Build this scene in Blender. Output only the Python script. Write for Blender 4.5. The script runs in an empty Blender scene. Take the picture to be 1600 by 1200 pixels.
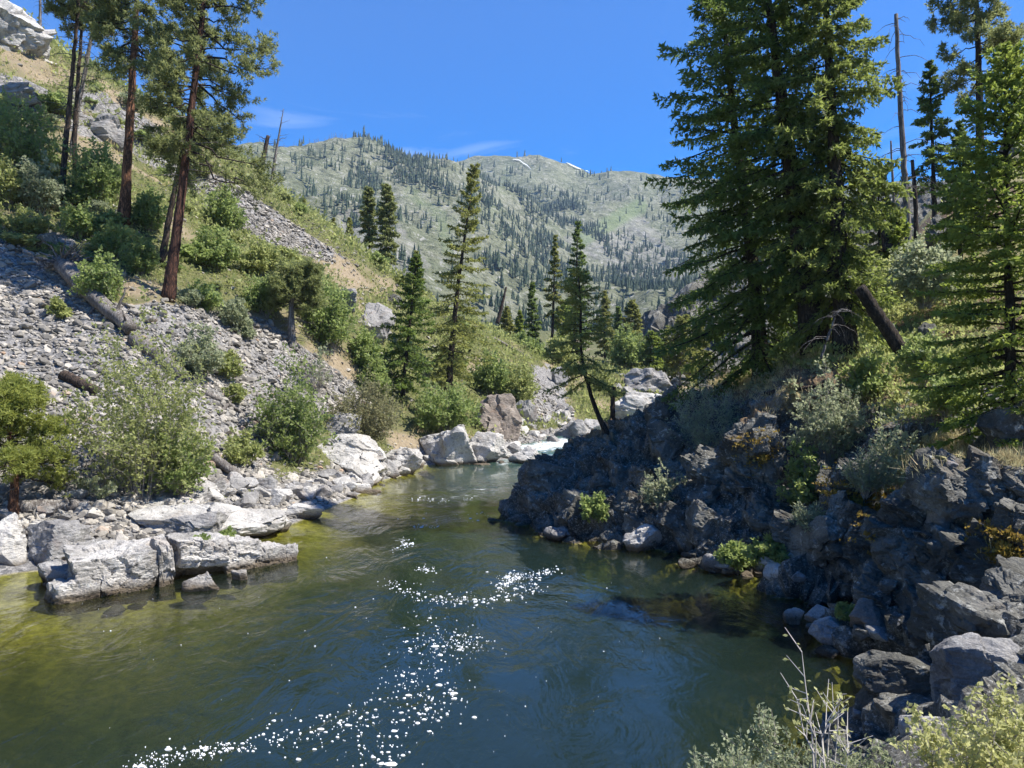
import bpy, math, random
import numpy as np
from mathutils import Vector
from mathutils.bvhtree import BVHTree

# ------------------------------------------------------------------ camera, sky, sun, exposure
scene = bpy.context.scene
COL = scene.collection
FPX, CAMZ = 1164.0, 6.0
cam = bpy.data.cameras.new('camera')
cam.sensor_width = 36.0
cam.sensor_fit = 'HORIZONTAL'
cam.lens = 36.0 * FPX / 1600.0
cam.clip_start = 0.1
cam.clip_end = 9000.0
cam_ob = bpy.data.objects.new('camera', cam)
cam_ob.location = (0, 0, CAMZ)
cam_ob.rotation_euler = (math.radians(90), 0, 0)
COL.objects.link(cam_ob)
scene.camera = cam_ob

TO_SUN = Vector((0.80, -0.12, 1.12)).normalized()
SUN_EL = math.asin(TO_SUN.z)
SUN_AZ = math.atan2(TO_SUN.x, TO_SUN.y)
world = bpy.data.worlds.new('World')
scene.world = world
world.use_nodes = True
wn, wl = world.node_tree.nodes, world.node_tree.links
for n_ in list(wn):
    wn.remove(n_)
w_out = wn.new('ShaderNodeOutputWorld')
w_bg = wn.new('ShaderNodeBackground')
w_sky = wn.new('ShaderNodeTexSky')
w_sky.sky_type = 'NISHITA'
w_sky.sun_disc = False
w_sky.sun_elevation = SUN_EL
w_sky.sun_rotation = SUN_AZ
w_sky.altitude = 1600.0
w_sky.air_density = 1.0
w_sky.dust_density = 0.15
w_sky.ozone_density = 2.5
w_bg.inputs['Strength'].default_value = 0.112
w_hsv = wn.new('ShaderNodeHueSaturation')
w_hsv.inputs['Saturation'].default_value = 1.62
w_hsv.inputs['Value'].default_value = 1.0
w_hsv.inputs['Hue'].default_value = 0.512
wl.new(w_sky.outputs[0], w_hsv.inputs['Color'])
# thin wisps of cirrus low over the ridges
w_tc = wn.new('ShaderNodeTexCoord')
w_map = wn.new('ShaderNodeMapping')
w_map.inputs['Scale'].default_value = (5.0, 5.0, 26.0)
w_no = wn.new('ShaderNodeTexNoise')
w_no.inputs['Scale'].default_value = 1.0
w_no.inputs['Detail'].default_value = 6.0
w_no.inputs['Distortion'].default_value = 0.6
w_r = wn.new('ShaderNodeMapRange')
w_r.inputs['From Min'].default_value = 0.58
w_r.inputs['From Max'].default_value = 0.80
w_sep = wn.new('ShaderNodeSeparateXYZ')
w_b = wn.new('ShaderNodeMapRange')
w_b.inputs['From Min'].default_value = 0.38
w_b.inputs['From Max'].default_value = 0.28
w_m = wn.new('ShaderNodeMath')
w_m.operation = 'MULTIPLY'
w_m2 = wn.new('ShaderNodeMath')
w_m2.operation = 'MULTIPLY'
w_m2.inputs[1].default_value = 0.30
w_mix = wn.new('ShaderNodeMix')
w_mix.data_type = 'RGBA'
w_mix.inputs[7].default_value = (6.5, 7.0, 7.6, 1)
wl.new(w_tc.outputs['Generated'], w_map.inputs['Vector'])
wl.new(w_map.outputs[0], w_no.inputs['Vector'])
wl.new(w_no.outputs['Fac'], w_r.inputs['Value'])
wl.new(w_tc.outputs['Generated'], w_sep.inputs[0])
wl.new(w_sep.outputs['Z'], w_b.inputs['Value'])
wl.new(w_r.outputs[0], w_m.inputs[0])
wl.new(w_b.outputs[0], w_m.inputs[1])
wl.new(w_m.outputs[0], w_m2.inputs[0])
wl.new(w_m2.outputs[0], w_mix.inputs[0])
wl.new(w_hsv.outputs[0], w_mix.inputs[6])
wl.new(w_mix.outputs[2], w_bg.inputs['Color'])
wl.new(w_bg.outputs[0], w_out.inputs['Surface'])

sun = bpy.data.lights.new('sun', 'SUN')
sun.energy = 5.0
sun.angle = math.radians(0.53)
sun.color = (1.0, 0.955, 0.88)
sun_ob = bpy.data.objects.new('sun', sun)
sun_ob.rotation_euler = TO_SUN.to_track_quat('Z', 'Y').to_euler()
sun_ob.location = (60, -20, 90)
COL.objects.link(sun_ob)

scene.view_settings.view_transform = 'Standard'
scene.view_settings.look = 'None'
scene.view_settings.exposure = 1.08
scene.view_settings.gamma = 1.0
scene.view_settings.use_curve_mapping = False
scene.cycles.max_bounces = 8
scene.cycles.transparent_max_bounces = 16
scene.cycles.diffuse_bounces = 3
scene.cycles.glossy_bounces = 3
scene.cycles.use_denoising = True
scene.cycles.volume_bounces = 0

# ------------------------------------------------------------------ numpy helpers
def P(px, py, Y):
    """the place seen at photo pixel (px, py) at depth Y"""
    return np.array(((px - 800) / FPX * Y, Y, CAMZ - (py - 600) / FPX * Y))

def to_px(p):
    p = np.asarray(p, float)
    y = np.maximum(p[..., 1], 0.1)
    return 800 + p[..., 0] / y * FPX, 600 - (p[..., 2] - CAMZ) / y * FPX

def _h(ix, iy, iz, seed):
    h = (ix * 374761393 + iy * 668265263 + iz * 1274126177 + seed * 974634529) & 0xFFFFFFFF
    h = ((h ^ (h >> 13)) * 1274126177) & 0xFFFFFFFF
    h = ((h ^ (h >> 16)) * 2246822519) & 0xFFFFFFFF
    return (h ^ (h >> 15)) & 0xFFFFFFFF

def _r(h):
    return (h & 0xFFFFFF) / float(0x1000000)

def vnoise(p, seed=0):
    i = np.floor(p).astype(np.int64)
    f = p - i
    u = f * f * f * (f * (f * 6 - 15) + 10)
    out = 0
    for dx in (0, 1):
        wx = u[:, 0] if dx else 1 - u[:, 0]
        for dy in (0, 1):
            wy = u[:, 1] if dy else 1 - u[:, 1]
            for dz in (0, 1):
                wz = u[:, 2] if dz else 1 - u[:, 2]
                out = out + wx * wy * wz * _r(_h(i[:, 0] + dx, i[:, 1] + dy, i[:, 2] + dz, seed))
    return out * 2 - 1

_ROT = np.array(((0.00, 0.80, 0.60), (-0.80, 0.36, -0.48), (-0.60, -0.48, 0.64)))

def fbm(p, octv=4, seed=0, gain=0.5):
    p = np.array(p, float)
    a, out = 1.0, 0
    for k in range(octv):
        out = out + a * vnoise(p, seed + k * 17)
        p = (p @ _ROT.T) * 2.03 + 5.3
        a *= gain
    return out

def worley(p, seed=0):
    i = np.floor(p).astype(np.int64)
    n = len(p)
    d1 = np.full(n, 9.0); d2 = np.full(n, 9.0)
    idn = np.zeros(n, np.int64); vec = np.zeros((n, 3))
    for dx in (-1, 0, 1):
        for dy in (-1, 0, 1):
            for dz in (-1, 0, 1):
                c = i + (dx, dy, dz)
                h = _h(c[:, 0], c[:, 1], c[:, 2], seed)
                fp = c + np.stack((_r(h), _r(_h(h, h * 0 + 3, h * 0, 7)), _r(_h(h, h * 0 + 9, h * 0, 11))), 1)
                v = p - fp
                d = np.sqrt((v * v).sum(1))
                m = d < d1
                d2 = np.where(m, d1, np.minimum(d2, d))
                idn = np.where(m, h, idn)
                vec = np.where(m[:, None], v, vec)
                d1 = np.where(m, d, d1)
    return d1, d2, idn, vec

def fracture(p, scale, seed, amp, tilt, crack, cw=0.10):
    """angular joint blocks: an offset, a tilted facet and a crack per cell"""
    d1, d2, idn, vec = worley(p * scale, seed)
    off = _r(_h(idn, idn * 0 + 1, idn * 0, 3)) - 0.5
    dirs = np.stack([_r(_h(idn, idn * 0 + k, idn * 0, 5)) - 0.5 for k in (2, 4, 6)], 1)
    cr = np.clip(1 - (d2 - d1) / cw, 0, 1)
    return amp * off + tilt * (vec * dirs).sum(1) - crack * cr

def unit(v):
    return v / np.maximum(np.sqrt((v * v).sum(-1, keepdims=True)), 1e-9)

def mq(ctrl, c=2.0, reg=1e-4):
    """a smooth surface z(x, y) through scattered points"""
    ctrl = np.asarray(ctrl, float)
    q, z = ctrl[:, :2], ctrl[:, 2]
    n = len(q)
    K = np.sqrt(((q[:, None] - q[None]) ** 2).sum(-1) + c * c)
    A = np.zeros((n + 3, n + 3))
    A[:n, :n] = K - np.eye(n) * reg * K.max()
    A[:n, n] = 1; A[:n, n + 1:] = q
    A[n, :n] = 1; A[n + 1:, :n] = q.T
    w = np.linalg.solve(A, np.concatenate((z, (0, 0, 0))))
    def ev(x, y):
        x = np.asarray(x, float); y = np.asarray(y, float)
        s = x.shape
        xy = np.stack((x.ravel(), y.ravel()), 1)
        o = np.empty(len(xy))
        for k in range(0, len(xy), 20000):
            b = xy[k:k + 20000]
            o[k:k + 20000] = np.sqrt(((b[:, None] - q[None]) ** 2).sum(-1) + c * c) @ w[:n] + w[n] + b @ w[n + 1:]
        return o.reshape(s)
    return ev

def spaced(a, f0, f1, b, fine, grow=1.07, big=8.0):
    """coordinates from a to b, spaced finely between f0 and f1"""
    c = list(np.arange(f0, f1, fine))
    s, x = fine, f1
    while x < b:
        c.append(x); s = min(s * grow, big); x += s
    c.append(b)
    s, x = fine, f0
    low = []
    while True:
        s = min(s * grow, big); x -= s
        if x <= a:
            break
        low.append(x)
    return np.array([a] + low[::-1] + c)

def in_poly(px, py, poly):
    poly = np.asarray(poly, float)
    inside = np.zeros(np.shape(px), bool)
    j = len(poly) - 1
    for i in range(len(poly)):
        xi, yi = poly[i]; xj, yj = poly[j]
        c = ((yi > py) != (yj > py)) & (px < (xj - xi) * (py - yi) / (yj - yi + 1e-12) + xi)
        inside ^= c
        j = i
    return inside

def seg_dist(px, py, line):
    d = np.full(np.shape(px), 1e9)
    for (x0, y0), (x1, y1) in zip(line[:-1], line[1:]):
        L = (x1 - x0) ** 2 + (y1 - y0) ** 2 + 1e-9
        t = np.clip(((px - x0) * (x1 - x0) + (py - y0) * (y1 - y0)) / L, 0, 1)
        d = np.minimum(d, np.hypot(px - x0 - t * (x1 - x0), py - y0 - t * (y1 - y0)))
    return d

def sstep(a, b, x):
    t = np.clip((x - a) / (b - a), 0, 1)
    return t * t * (3 - 2 * t)

# ------------------------------------------------------------------ mesh helpers
def make_mesh(name, v, faces, mats=(), smooth=False, attrs=None, mat_idx=None):
    """faces: (n,3) or (n,4) int array, or a list of such arrays"""
    if not isinstance(faces, (list, tuple)):
        faces = [faces]
    faces = [np.asarray(f, np.int32) for f in faces if len(f)]
    v = np.ascontiguousarray(v, np.float32)
    me = bpy.data.meshes.new(name)
    me.vertices.add(len(v))
    me.vertices.foreach_set('co', v.ravel())
    loops = np.concatenate([f.ravel() for f in faces]) if faces else np.zeros(0, np.int32)
    tot = np.concatenate([np.full(len(f), f.shape[1], np.int32) for f in faces]) if faces else np.zeros(0, np.int32)
    me.loops.add(len(loops))
    me.loops.foreach_set('vertex_index', loops.astype(np.int32))
    me.polygons.add(len(tot))
    st = np.zeros(len(tot), np.int32)
    st[1:] = np.cumsum(tot)[:-1]
    me.polygons.foreach_set('loop_start', st)
    if mat_idx is not None:
        me.polygons.foreach_set('material_index', np.asarray(mat_idx, np.int32))
    for m in mats:
        me.materials.append(m)
    for k, a in (attrs or {}).items():
        at = me.attributes.new(k, 'FLOAT', 'POINT')
        at.data.foreach_set('value', np.ascontiguousarray(a, np.float32))
    me.update(calc_edges=True)
    me.polygons.foreach_set('use_smooth', np.full(len(tot), bool(smooth)))
    me.validate(verbose=False)
    return me

def link(name, me, parent=None, loc=(0, 0, 0), rot=(0, 0, 0), sc=(1, 1, 1)):
    o = bpy.data.objects.new(name, me)
    o.location = loc; o.rotation_euler = rot; o.scale = sc
    COL.objects.link(o)
    if parent is not None:
        o.parent = parent
    return o

def tag(o, label, cat, group=None):
    o['label'] = label; o['category'] = cat
    if group:
        o['group'] = group
    return o

def thing(name, label, cat, loc=(0, 0, 0), rz=0.0, group=None):
    o = link(name, None, None, loc, (0, 0, rz))
    o.empty_display_size = 0.3
    return tag(o, label, cat, group)

def kind(o, k):
    o['kind'] = k
    return o

def copy_thing(root, loc, rz=0.0, sc=1.0, label=None, group=None, mats=None):
    r = root.copy(); COL.objects.link(r)
    r.location = loc; r.rotation_euler = (0, 0, rz)
    r.scale = sc if isinstance(sc, (tuple, list)) else (sc, sc, sc)
    if label:
        r['label'] = label
    if group:
        r['group'] = group
    elif 'group' in r:
        del r['group']
    for ch in root.children:
        c = ch.copy(); COL.objects.link(c); c.parent = r
        if mats and ch.name.split('.')[0] in mats:
            c.material_slots[0].link = 'OBJECT'
            c.material_slots[0].material = mats[ch.name.split('.')[0]]
    return r

def grid_faces(nx, ny):
    i = np.arange(nx - 1)[None, :] + np.arange(ny - 1)[:, None] * nx
    i = i.ravel()
    return np.stack((i, i + 1, i + nx + 1, i + nx), 1)

def grid_normals(V, nx, ny):
    g = V.reshape(ny, nx, 3)
    du = np.gradient(g, axis=1); dv = np.gradient(g, axis=0)
    return unit(np.cross(du, dv)).reshape(-1, 3)

def tubes(Pp, R, ns=5, tip=True):
    """many tubes at once: Pp (n,k,3) centre lines, R (n,k) radii -> verts, quads"""
    Pp = np.asarray(Pp, float); R = np.asarray(R, float)
    n, k, _ = Pp.shape
    T = unit(np.gradient(Pp, axis=1))
    up = np.where(np.abs(T[..., 2:3]) > 0.9, np.array((1.0, 0, 0)), np.array((0, 0, 1.0)))
    A = unit(np.cross(T, up)); B = np.cross(T, A)
    a = np.arange(ns) / ns * 2 * math.pi
    V = Pp[:, :, None] + R[:, :, None, None] * (A[:, :, None] * np.cos(a)[:, None] + B[:, :, None] * np.sin(a)[:, None])
    V = V.reshape(-1, 3)
    b = (np.arange(n)[:, None, None] * k + np.arange(k - 1)[None, :, None]) * ns
    j = np.arange(ns)[None, None, :]; j2 = (j + 1) % ns
    F = np.stack((b + j, b + j2, b + ns + j2, b + ns + j), -1).reshape(-1, 4)
    return V, F

def one_tube(pts, r0, r1=None, ns=10, sub=6, seed=0, wob=0.0, rad=None, cap=True):
    """a bent, slightly irregular tapered trunk with closed ends"""
    pts = np.asarray(pts, float)
    s = np.linspace(0, 1, len(pts))
    t = np.linspace(0, 1, (len(pts) - 1) * sub + 1)
    if len(pts) > 2:
        c = np.stack([np.interp(t, s, pts[:, k]) for k in range(3)], 1)
        ker = np.array((1, 2, 3, 2, 1.0)); ker /= ker.sum()
        cc = np.stack([np.convolve(np.pad(c[:, k], 2, 'edge'), ker, 'valid') for k in range(3)], 1)
        cc[0], cc[-1] = c[0], c[-1]; c = cc
    else:
        c = np.stack([np.interp(t, s, pts[:, k]) for k in range(3)], 1)
    if wob:
        rg = np.random.default_rng(seed)
        c[1:-1] += rg.normal(0, wob, (len(c) - 2, 3))
    rr = np.interp(t, np.linspace(0, 1, len(rad)), rad) if rad is not None else r0 + (r1 - r0) * t
    V, F = tubes(c[None], rr[None], ns)
    g = fbm(V * 1.7 + seed, 3, seed) * 0.07
    cen = np.repeat(c, ns, 0)
    V = cen + (V - cen) * (1 + g[:, None])
    faces = [F]
    if cap:
        nv = len(V)
        V = np.concatenate((V, c[:1], c[-1:]))
        j = np.arange(ns); j2 = (j + 1) % ns
        e = (len(c) - 1) * ns
        faces.append(np.concatenate((np.stack((j2, j, np.full(ns, nv)), 1), np.stack((e + j, e + j2, np.full(ns, nv + 1)), 1))))
    return V, faces

def merge(parts):
    """[(V, F or [F...], attr)] -> one V, faces list"""
    Vs, Fs, off = [], [], 0
    for V, F in parts:
        for f in (F if isinstance(F, (list, tuple)) else [F]):
            Fs.append(np.asarray(f) + off)
        Vs.append(V); off += len(V)
    return np.concatenate(Vs), Fs

_ICO = {}
def ico(sub):
    if sub in _ICO:
        return _ICO[sub]
    t = (1 + 5 ** 0.5) / 2
    v = unit(np.array([(-1, t, 0), (1, t, 0), (-1, -t, 0), (1, -t, 0), (0, -1, t), (0, 1, t), (0, -1, -t), (0, 1, -t),
                       (t, 0, -1), (t, 0, 1), (-t, 0, -1), (-t, 0, 1)], float))
    f = np.array([(0, 11, 5), (0, 5, 1), (0, 1, 7), (0, 7, 10), (0, 10, 11), (1, 5, 9), (5, 11, 4), (11, 10, 2), (10, 7, 6), (7, 1, 8),
                  (3, 9, 4), (3, 4, 2), (3, 2, 6), (3, 6, 8), (3, 8, 9), (4, 9, 5), (2, 4, 11), (6, 2, 10), (8, 6, 7), (9, 8, 1)])
    for _ in range(sub):
        e = np.concatenate((f[:, (0, 1)], f[:, (1, 2)], f[:, (2, 0)]))
        es = np.sort(e, 1)
        key = es[:, 0] * 10 ** 7 + es[:, 1]
        uq, first, inv = np.unique(key, return_index=True, return_inverse=True)
        mid = unit(v[es[first, 0]] + v[es[first, 1]])
        n = len(f); b = len(v) + inv.ravel()
        a, c, d = b[:n], b[n:2 * n], b[2 * n:]
        v = np.concatenate((v, mid))
        f = np.concatenate((np.stack((f[:, 0], a, d), 1), np.stack((f[:, 1], c, a), 1), np.stack((f[:, 2], d, c), 1), np.stack((a, c, d), 1)))
    _ICO[sub] = (v, f)
    return v, f

def rock_verts(seed, sub=3, planes=13, rough=0.05, hmin=0.55, scale=(1, 1, 1), frac=0.0, fs=1.6):
    """an angular stone: a ball cut by random planes, then roughened"""
    rg = np.random.default_rng(seed)
    v, f = ico(sub)
    N = unit(rg.normal(size=(planes, 3)))
    h = rg.uniform(hmin, 1.0, planes)
    dn = v @ N.T
    r = np.where(dn > 0.12, h / np.maximum(dn, 0.12), 9).min(1)
    r = np.minimum(r, 1.25)
    p = v * r[:, None] * np.asarray(scale)
    if sub >= 2:
        g = fbm(p * 2.1 + seed * 1.37, 4, seed) * rough
        if frac:
            g = g + fracture(p + 0.16 * np.stack([fbm(p * 1.7, 3, seed + 5 + k) for k in range(3)], 1) + seed, fs, seed, frac, frac * 1.15, frac * 0.10, 0.05)
        p = p + v * g[:, None]
    return p, f
# ------------------------------------------------------------------ materials
class NT:
    def __init__(s, name):
        s.m = bpy.data.materials.new(name); s.m.use_nodes = True
        s.n, s.l = s.m.node_tree.nodes, s.m.node_tree.links
        for x in list(s.n):
            s.n.remove(x)
        s.out = s.n.new('ShaderNodeOutputMaterial')
    def set(s, node, **kw):
        for k, v in kw.items():
            k = k.replace('_', ' ')
            sock = node.inputs[k]
            if hasattr(v, 'is_linked') or isinstance(v, bpy.types.NodeSocket):
                s.l.new(v, sock)
            else:
                sock.default_value = v
        return node
    def pos(s):
        return s.n.new('ShaderNodeNewGeometry').outputs['Position']
    def obj(s):
        return s.n.new('ShaderNodeTexCoord').outputs['Object']
    def mapv(s, vec, scale=(1, 1, 1), rot=(0, 0, 0)):
        m = s.n.new('ShaderNodeMapping')
        m.inputs['Scale'].default_value = scale; m.inputs['Rotation'].default_value = rot
        s.l.new(vec, m.inputs['Vector'])
        return m.outputs[0]
    def noise(s, vec, scale, detail=5, rough=0.55, dist=0.0):
        t = s.n.new('ShaderNodeTexNoise')
        s.set(t, Vector=vec, Scale=scale, Detail=detail, Roughness=rough, Distortion=dist)
        return t.outputs['Fac']
    def voro(s, vec, scale, feature='F1', out='Distance', rand=1.0):
        t = s.n.new('ShaderNodeTexVoronoi'); t.feature = feature
        s.set(t, Vector=vec, Scale=scale, Randomness=rand)
        return t.outputs[out]
    def ramp(s, fac, stops, interp='LINEAR'):
        r = s.n.new('ShaderNodeValToRGB'); cr = r.color_ramp; cr.interpolation = interp
        while len(cr.elements) < len(stops):
            cr.elements.new(0.5)
        for e, (p, c) in zip(cr.elements, stops):
            e.position = p; e.color = (*c, 1) if len(c) == 3 else c
        s.l.new(fac, r.inputs['Fac'])
        return r.outputs['Color']
    def rng(s, v, a, b, c=0.0, d=1.0):
        r = s.n.new('ShaderNodeMapRange'); r.clamp = True
        s.l.new(v, r.inputs['Value'])
        for k, x in (('From Min', a), ('From Max', b), ('To Min', c), ('To Max', d)):
            r.inputs[k].default_value = x
        return r.outputs[0]
    def math(s, op, a, b=None):
        m = s.n.new('ShaderNodeMath'); m.operation = op
        for k, x in enumerate((a, b)):
            if x is None:
                continue
            if isinstance(x, (int, float)):
                m.inputs[k].default_value = x
            else:
                s.l.new(x, m.inputs[k])
        return m.outputs[0]
    def mix(s, fac, a, b, blend='MIX'):
        m = s.n.new('ShaderNodeMix'); m.data_type = 'RGBA'; m.blend_type = blend
        for k, x in ((0, fac), (6, a), (7, b)):
            if isinstance(x, bpy.types.NodeSocket):
                s.l.new(x, m.inputs[k])
            else:
                m.inputs[k].default_value = x if k == 0 else ((*x, 1) if len(x) == 3 else x)
        return m.outputs[2]
    def attr(s, name):
        a = s.n.new('ShaderNodeAttribute'); a.attribute_name = name
        return a.outputs['Fac']
    def objrand(s):
        return s.n.new('ShaderNodeObjectInfo').outputs['Random']
    def bump(s, h, strength=0.5, dist=0.05, normal=None):
        b = s.n.new('ShaderNodeBump')
        b.inputs['Strength'].default_value = strength; b.inputs['Distance'].default_value = dist
        s.l.new(h, b.inputs['Height'])
        if normal is not None:
            s.l.new(normal, b.inputs['Normal'])
        return b.outputs[0]
    def principled(s, color, rough=0.85, normal=None, spec=0.3):
        p = s.n.new('ShaderNodeBsdfPrincipled')
        if isinstance(color, bpy.types.NodeSocket):
            s.l.new(color, p.inputs['Base Color'])
        else:
            p.inputs['Base Color'].default_value = (*color, 1)
        if isinstance(rough, bpy.types.NodeSocket):
            s.l.new(rough, p.inputs['Roughness'])
        else:
            p.inputs['Roughness'].default_value = rough
        p.inputs['Specular IOR Level'].default_value = spec
        if normal is not None:
            s.l.new(normal, p.inputs['Normal'])
        return p.outputs[0]
    def mixsh(s, fac, a, b):
        m = s.n.new('ShaderNodeMixShader')
        if isinstance(fac, (int, float)):
            m.inputs[0].default_value = fac
        else:
            s.l.new(fac, m.inputs[0])
        s.l.new(a, m.inputs[1]); s.l.new(b, m.inputs[2])
        return m.outputs[0]
    def done(s, sh):
        s.l.new(sh, s.out.inputs['Surface'])
        return s.m

def rock_material(name, base, light, dark, lichen=(0.5, 0.5, 0.44), lich_amt=0.5, dark_amt=0.5, rust=(0.25, 0.13, 0.06), rust_amt=0.3, vs=1.0, wet=True):
    t = NT(name)
    p = t.pos()
    n1 = t.noise(p, 0.9 * vs, 6, 0.6)
    col = t.ramp(n1, [(0.3, dark), (0.5, base), (0.72, light)])
    n2 = t.noise(p, 5.0 * vs, 6, 0.7)
    col = t.mix(t.rng(n2, 0.54, 0.70, 0, dark_amt), col, tuple(c * 0.30 for c in dark))
    v = t.noise(p, 3.1 * vs, 7, 0.72, 0.4)
    col = t.mix(t.rng(v, 0.56, 0.64, 0, lich_amt), col, lichen)
    n3 = t.noise(p, 0.6 * vs, 4, 0.6, 1.0)
    col = t.mix(t.rng(n3, 0.56, 0.74, 0, rust_amt), col, rust)
    n4 = t.noise(p, 26.0 * vs, 5, 0.7)
    col = t.mix(0.55, col, t.ramp(n4, [(0.3, (0.28, 0.28, 0.28)), (0.7, (0.80, 0.80, 0.80))]), 'OVERLAY')
    if wet:     # the splashed foot of the rock: darker and browner up to a hand above the water
        z = t.n.new('ShaderNodeSeparateXYZ'); t.l.new(p, z.inputs[0])
        wz = t.math('ADD', z.outputs['Z'], t.math('MULTIPLY', t.math('SUBTRACT', n2, 0.5), 0.25))
        w = t.rng(wz, 0.12, 0.36, 1, 0)
        col = t.mix(w, col, t.mix(0.92, col, (0.22, 0.17, 0.11), 'MULTIPLY'))
    n5 = t.noise(t.mapv(p, (1, 1, 2.6), (0.5, 0.35, 0)), 3.5 * vs, 8, 0.66)
    cr = t.voro(t.mapv(p, (1, 1, 1.5), (0.4, 0.3, 0)), 2.2 * vs, 'DISTANCE_TO_EDGE')
    h = t.math('ADD', t.math('MULTIPLY', n5, 1.0), t.math('MULTIPLY', t.rng(cr, 0.0, 0.05), 0.04))
    h = t.math('ADD', h, t.math('MULTIPLY', n4, 0.14))
    return t.done(t.principled(col, 0.88, t.bump(h, 0.9, 0.16 / vs), 0.25))

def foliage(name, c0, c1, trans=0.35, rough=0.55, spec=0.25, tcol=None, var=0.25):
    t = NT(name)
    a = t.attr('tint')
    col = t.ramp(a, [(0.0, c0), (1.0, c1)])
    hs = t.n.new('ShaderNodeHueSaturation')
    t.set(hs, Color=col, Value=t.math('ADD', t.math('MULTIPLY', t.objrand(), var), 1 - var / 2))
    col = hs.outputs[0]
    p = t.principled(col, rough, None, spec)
    tr = t.n.new('ShaderNodeBsdfTranslucent')
    t.l.new(t.mix(0.7, col, tcol or tuple(min(1, c * 2.4) for c in c1)), tr.inputs['Color'])
    return t.done(t.mixsh(trans, p, tr.outputs[0]))

def bark(name, c_plate, c_furrow, scale=9.0, depth=0.04, vert=0.16):
    t = NT(name)
    p = t.mapv(t.obj(), (1, 1, vert))
    n = t.noise(p, scale * 0.9, 7, 0.7, 0.5)
    n_b = t.noise(t.mapv(t.obj(), (1, 1, 0.5)), scale * 0.7, 5, 0.65, 0.8)
    f = t.math('ADD', t.rng(t.math('ABSOLUTE', t.math('SUBTRACT', n, 0.5)), 0.0, 0.13), t.math('MULTIPLY', t.math('SUBTRACT', n_b, 0.5), 1.3))
    big = t.noise(t.obj(), 0.8, 3)
    col = t.mix(t.rng(f, 0.1, 0.75), c_furrow, t.mix(t.rng(big, 0.35, 0.65), c_plate, tuple(c * 0.62 for c in c_plate)))
    return t.done(t.principled(col, 0.9, t.bump(f, 0.9, depth), 0.15))

M = {}
M['rock_pale'] = rock_material('rock_pale', (0.43, 0.41, 0.375), (0.58, 0.555, 0.515), (0.25, 0.235, 0.21), (0.62, 0.61, 0.56), 0.45, 0.85, (0.30, 0.20, 0.13), 0.30)
M['rock_lichen'] = rock_material('rock_lichen', (0.37, 0.35, 0.32), (0.56, 0.535, 0.49), (0.19, 0.18, 0.16), (0.60, 0.59, 0.54), 0.6, 1.0, (0.28, 0.19, 0.12), 0.3)
M['rock_mid'] = rock_material('rock_mid', (0.27, 0.26, 0.245), (0.40, 0.38, 0.355), (0.14, 0.13, 0.125), (0.48, 0.47, 0.43), 0.40, 0.65, (0.27, 0.15, 0.08), 0.35)
M['rock_dark'] = rock_material('rock_dark', (0.115, 0.111, 0.094), (0.235, 0.226, 0.195), (0.042, 0.041, 0.034), (0.44, 0.435, 0.385), 0.7, 0.85, (0.17, 0.10, 0.05), 0.3)
M['rock_brown'] = rock_material('rock_brown', (0.245, 0.205, 0.17), (0.35, 0.30, 0.25), (0.12, 0.098, 0.08), (0.38, 0.35, 0.30), 0.25, 0.5, (0.27, 0.13, 0.06), 0.5)

t = NT('talus_stone')
r_ = t.attr('tint')
c_ = t.ramp(r_, [(0.0, (0.115, 0.107, 0.094)), (0.35, (0.21, 0.194, 0.168)), (0.75, (0.325, 0.297, 0.252)), (0.96, (0.42, 0.385, 0.33)), (1.0, (0.34, 0.23, 0.15))])
n_ = t.noise(t.pos(), 9.0, 6, 0.7)
c_ = t.mix(0.6, c_, t.ramp(n_, [(0.3, (0.3, 0.3, 0.3)), (0.7, (0.72, 0.72, 0.72))]), 'OVERLAY')
M['talus'] = t.done(t.principled(c_, 0.9, t.bump(n_, 0.6, 0.04), 0.2))
t = NT('talus_stone_single')
r_ = t.objrand()
c_ = t.ramp(r_, [(0.0, (0.12, 0.112, 0.098)), (0.35, (0.22, 0.203, 0.176)), (0.75, (0.335, 0.306, 0.26)), (0.96, (0.43, 0.395, 0.34)), (1.0, (0.34, 0.23, 0.15))])
n_ = t.noise(t.pos(), 9.0, 6, 0.7)
c_ = t.mix(0.6, c_, t.ramp(n_, [(0.3, (0.3, 0.3, 0.3)), (0.7, (0.72, 0.72, 0.72))]), 'OVERLAY')
M['stone'] = t.done(t.principled(c_, 0.9, t.bump(n_, 0.6, 0.04), 0.2))

# hillside soil: scree, dry tan earth and low green herbs by their weights
t = NT('hillside_ground')
p_ = t.pos()
n1 = t.noise(p_, 0.5, 6, 0.65); n2 = t.noise(p_, 4.0, 7, 0.7); n3 = t.noise(p_, 18.0, 5, 0.7)
soil = t.ramp(n2, [(0.3, (0.16, 0.13, 0.085)), (0.5, (0.27, 0.215, 0.145)), (0.7, (0.37, 0.305, 0.215))])
grn = t.ramp(n2, [(0.3, (0.05, 0.062, 0.024)), (0.5, (0.115, 0.12, 0.05)), (0.7, (0.22, 0.195, 0.105))])
vc = t.voro(p_, 7.0, 'F1', 'Color'); sp = t.n.new('ShaderNodeSeparateColor'); t.l.new(vc, sp.inputs[0])
scr = t.ramp(sp.outputs[0], [(0.0, (0.12, 0.12, 0.12)), (0.5, (0.25, 0.24, 0.23)), (1.0, (0.42, 0.40, 0.375))])
ed = t.voro(p_, 7.0, 'DISTANCE_TO_EDGE')
scr = t.mix(t.rng(n3, 0.3, 0.6, 0.8, 0), scr, (0.07, 0.065, 0.06))
jit = t.math('MULTIPLY', t.math('SUBTRACT', n2, 0.5), 1.1)
col = t.mix(t.rng(t.math('ADD', t.attr('green'), jit), 0.30, 0.62), soil, grn)
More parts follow.
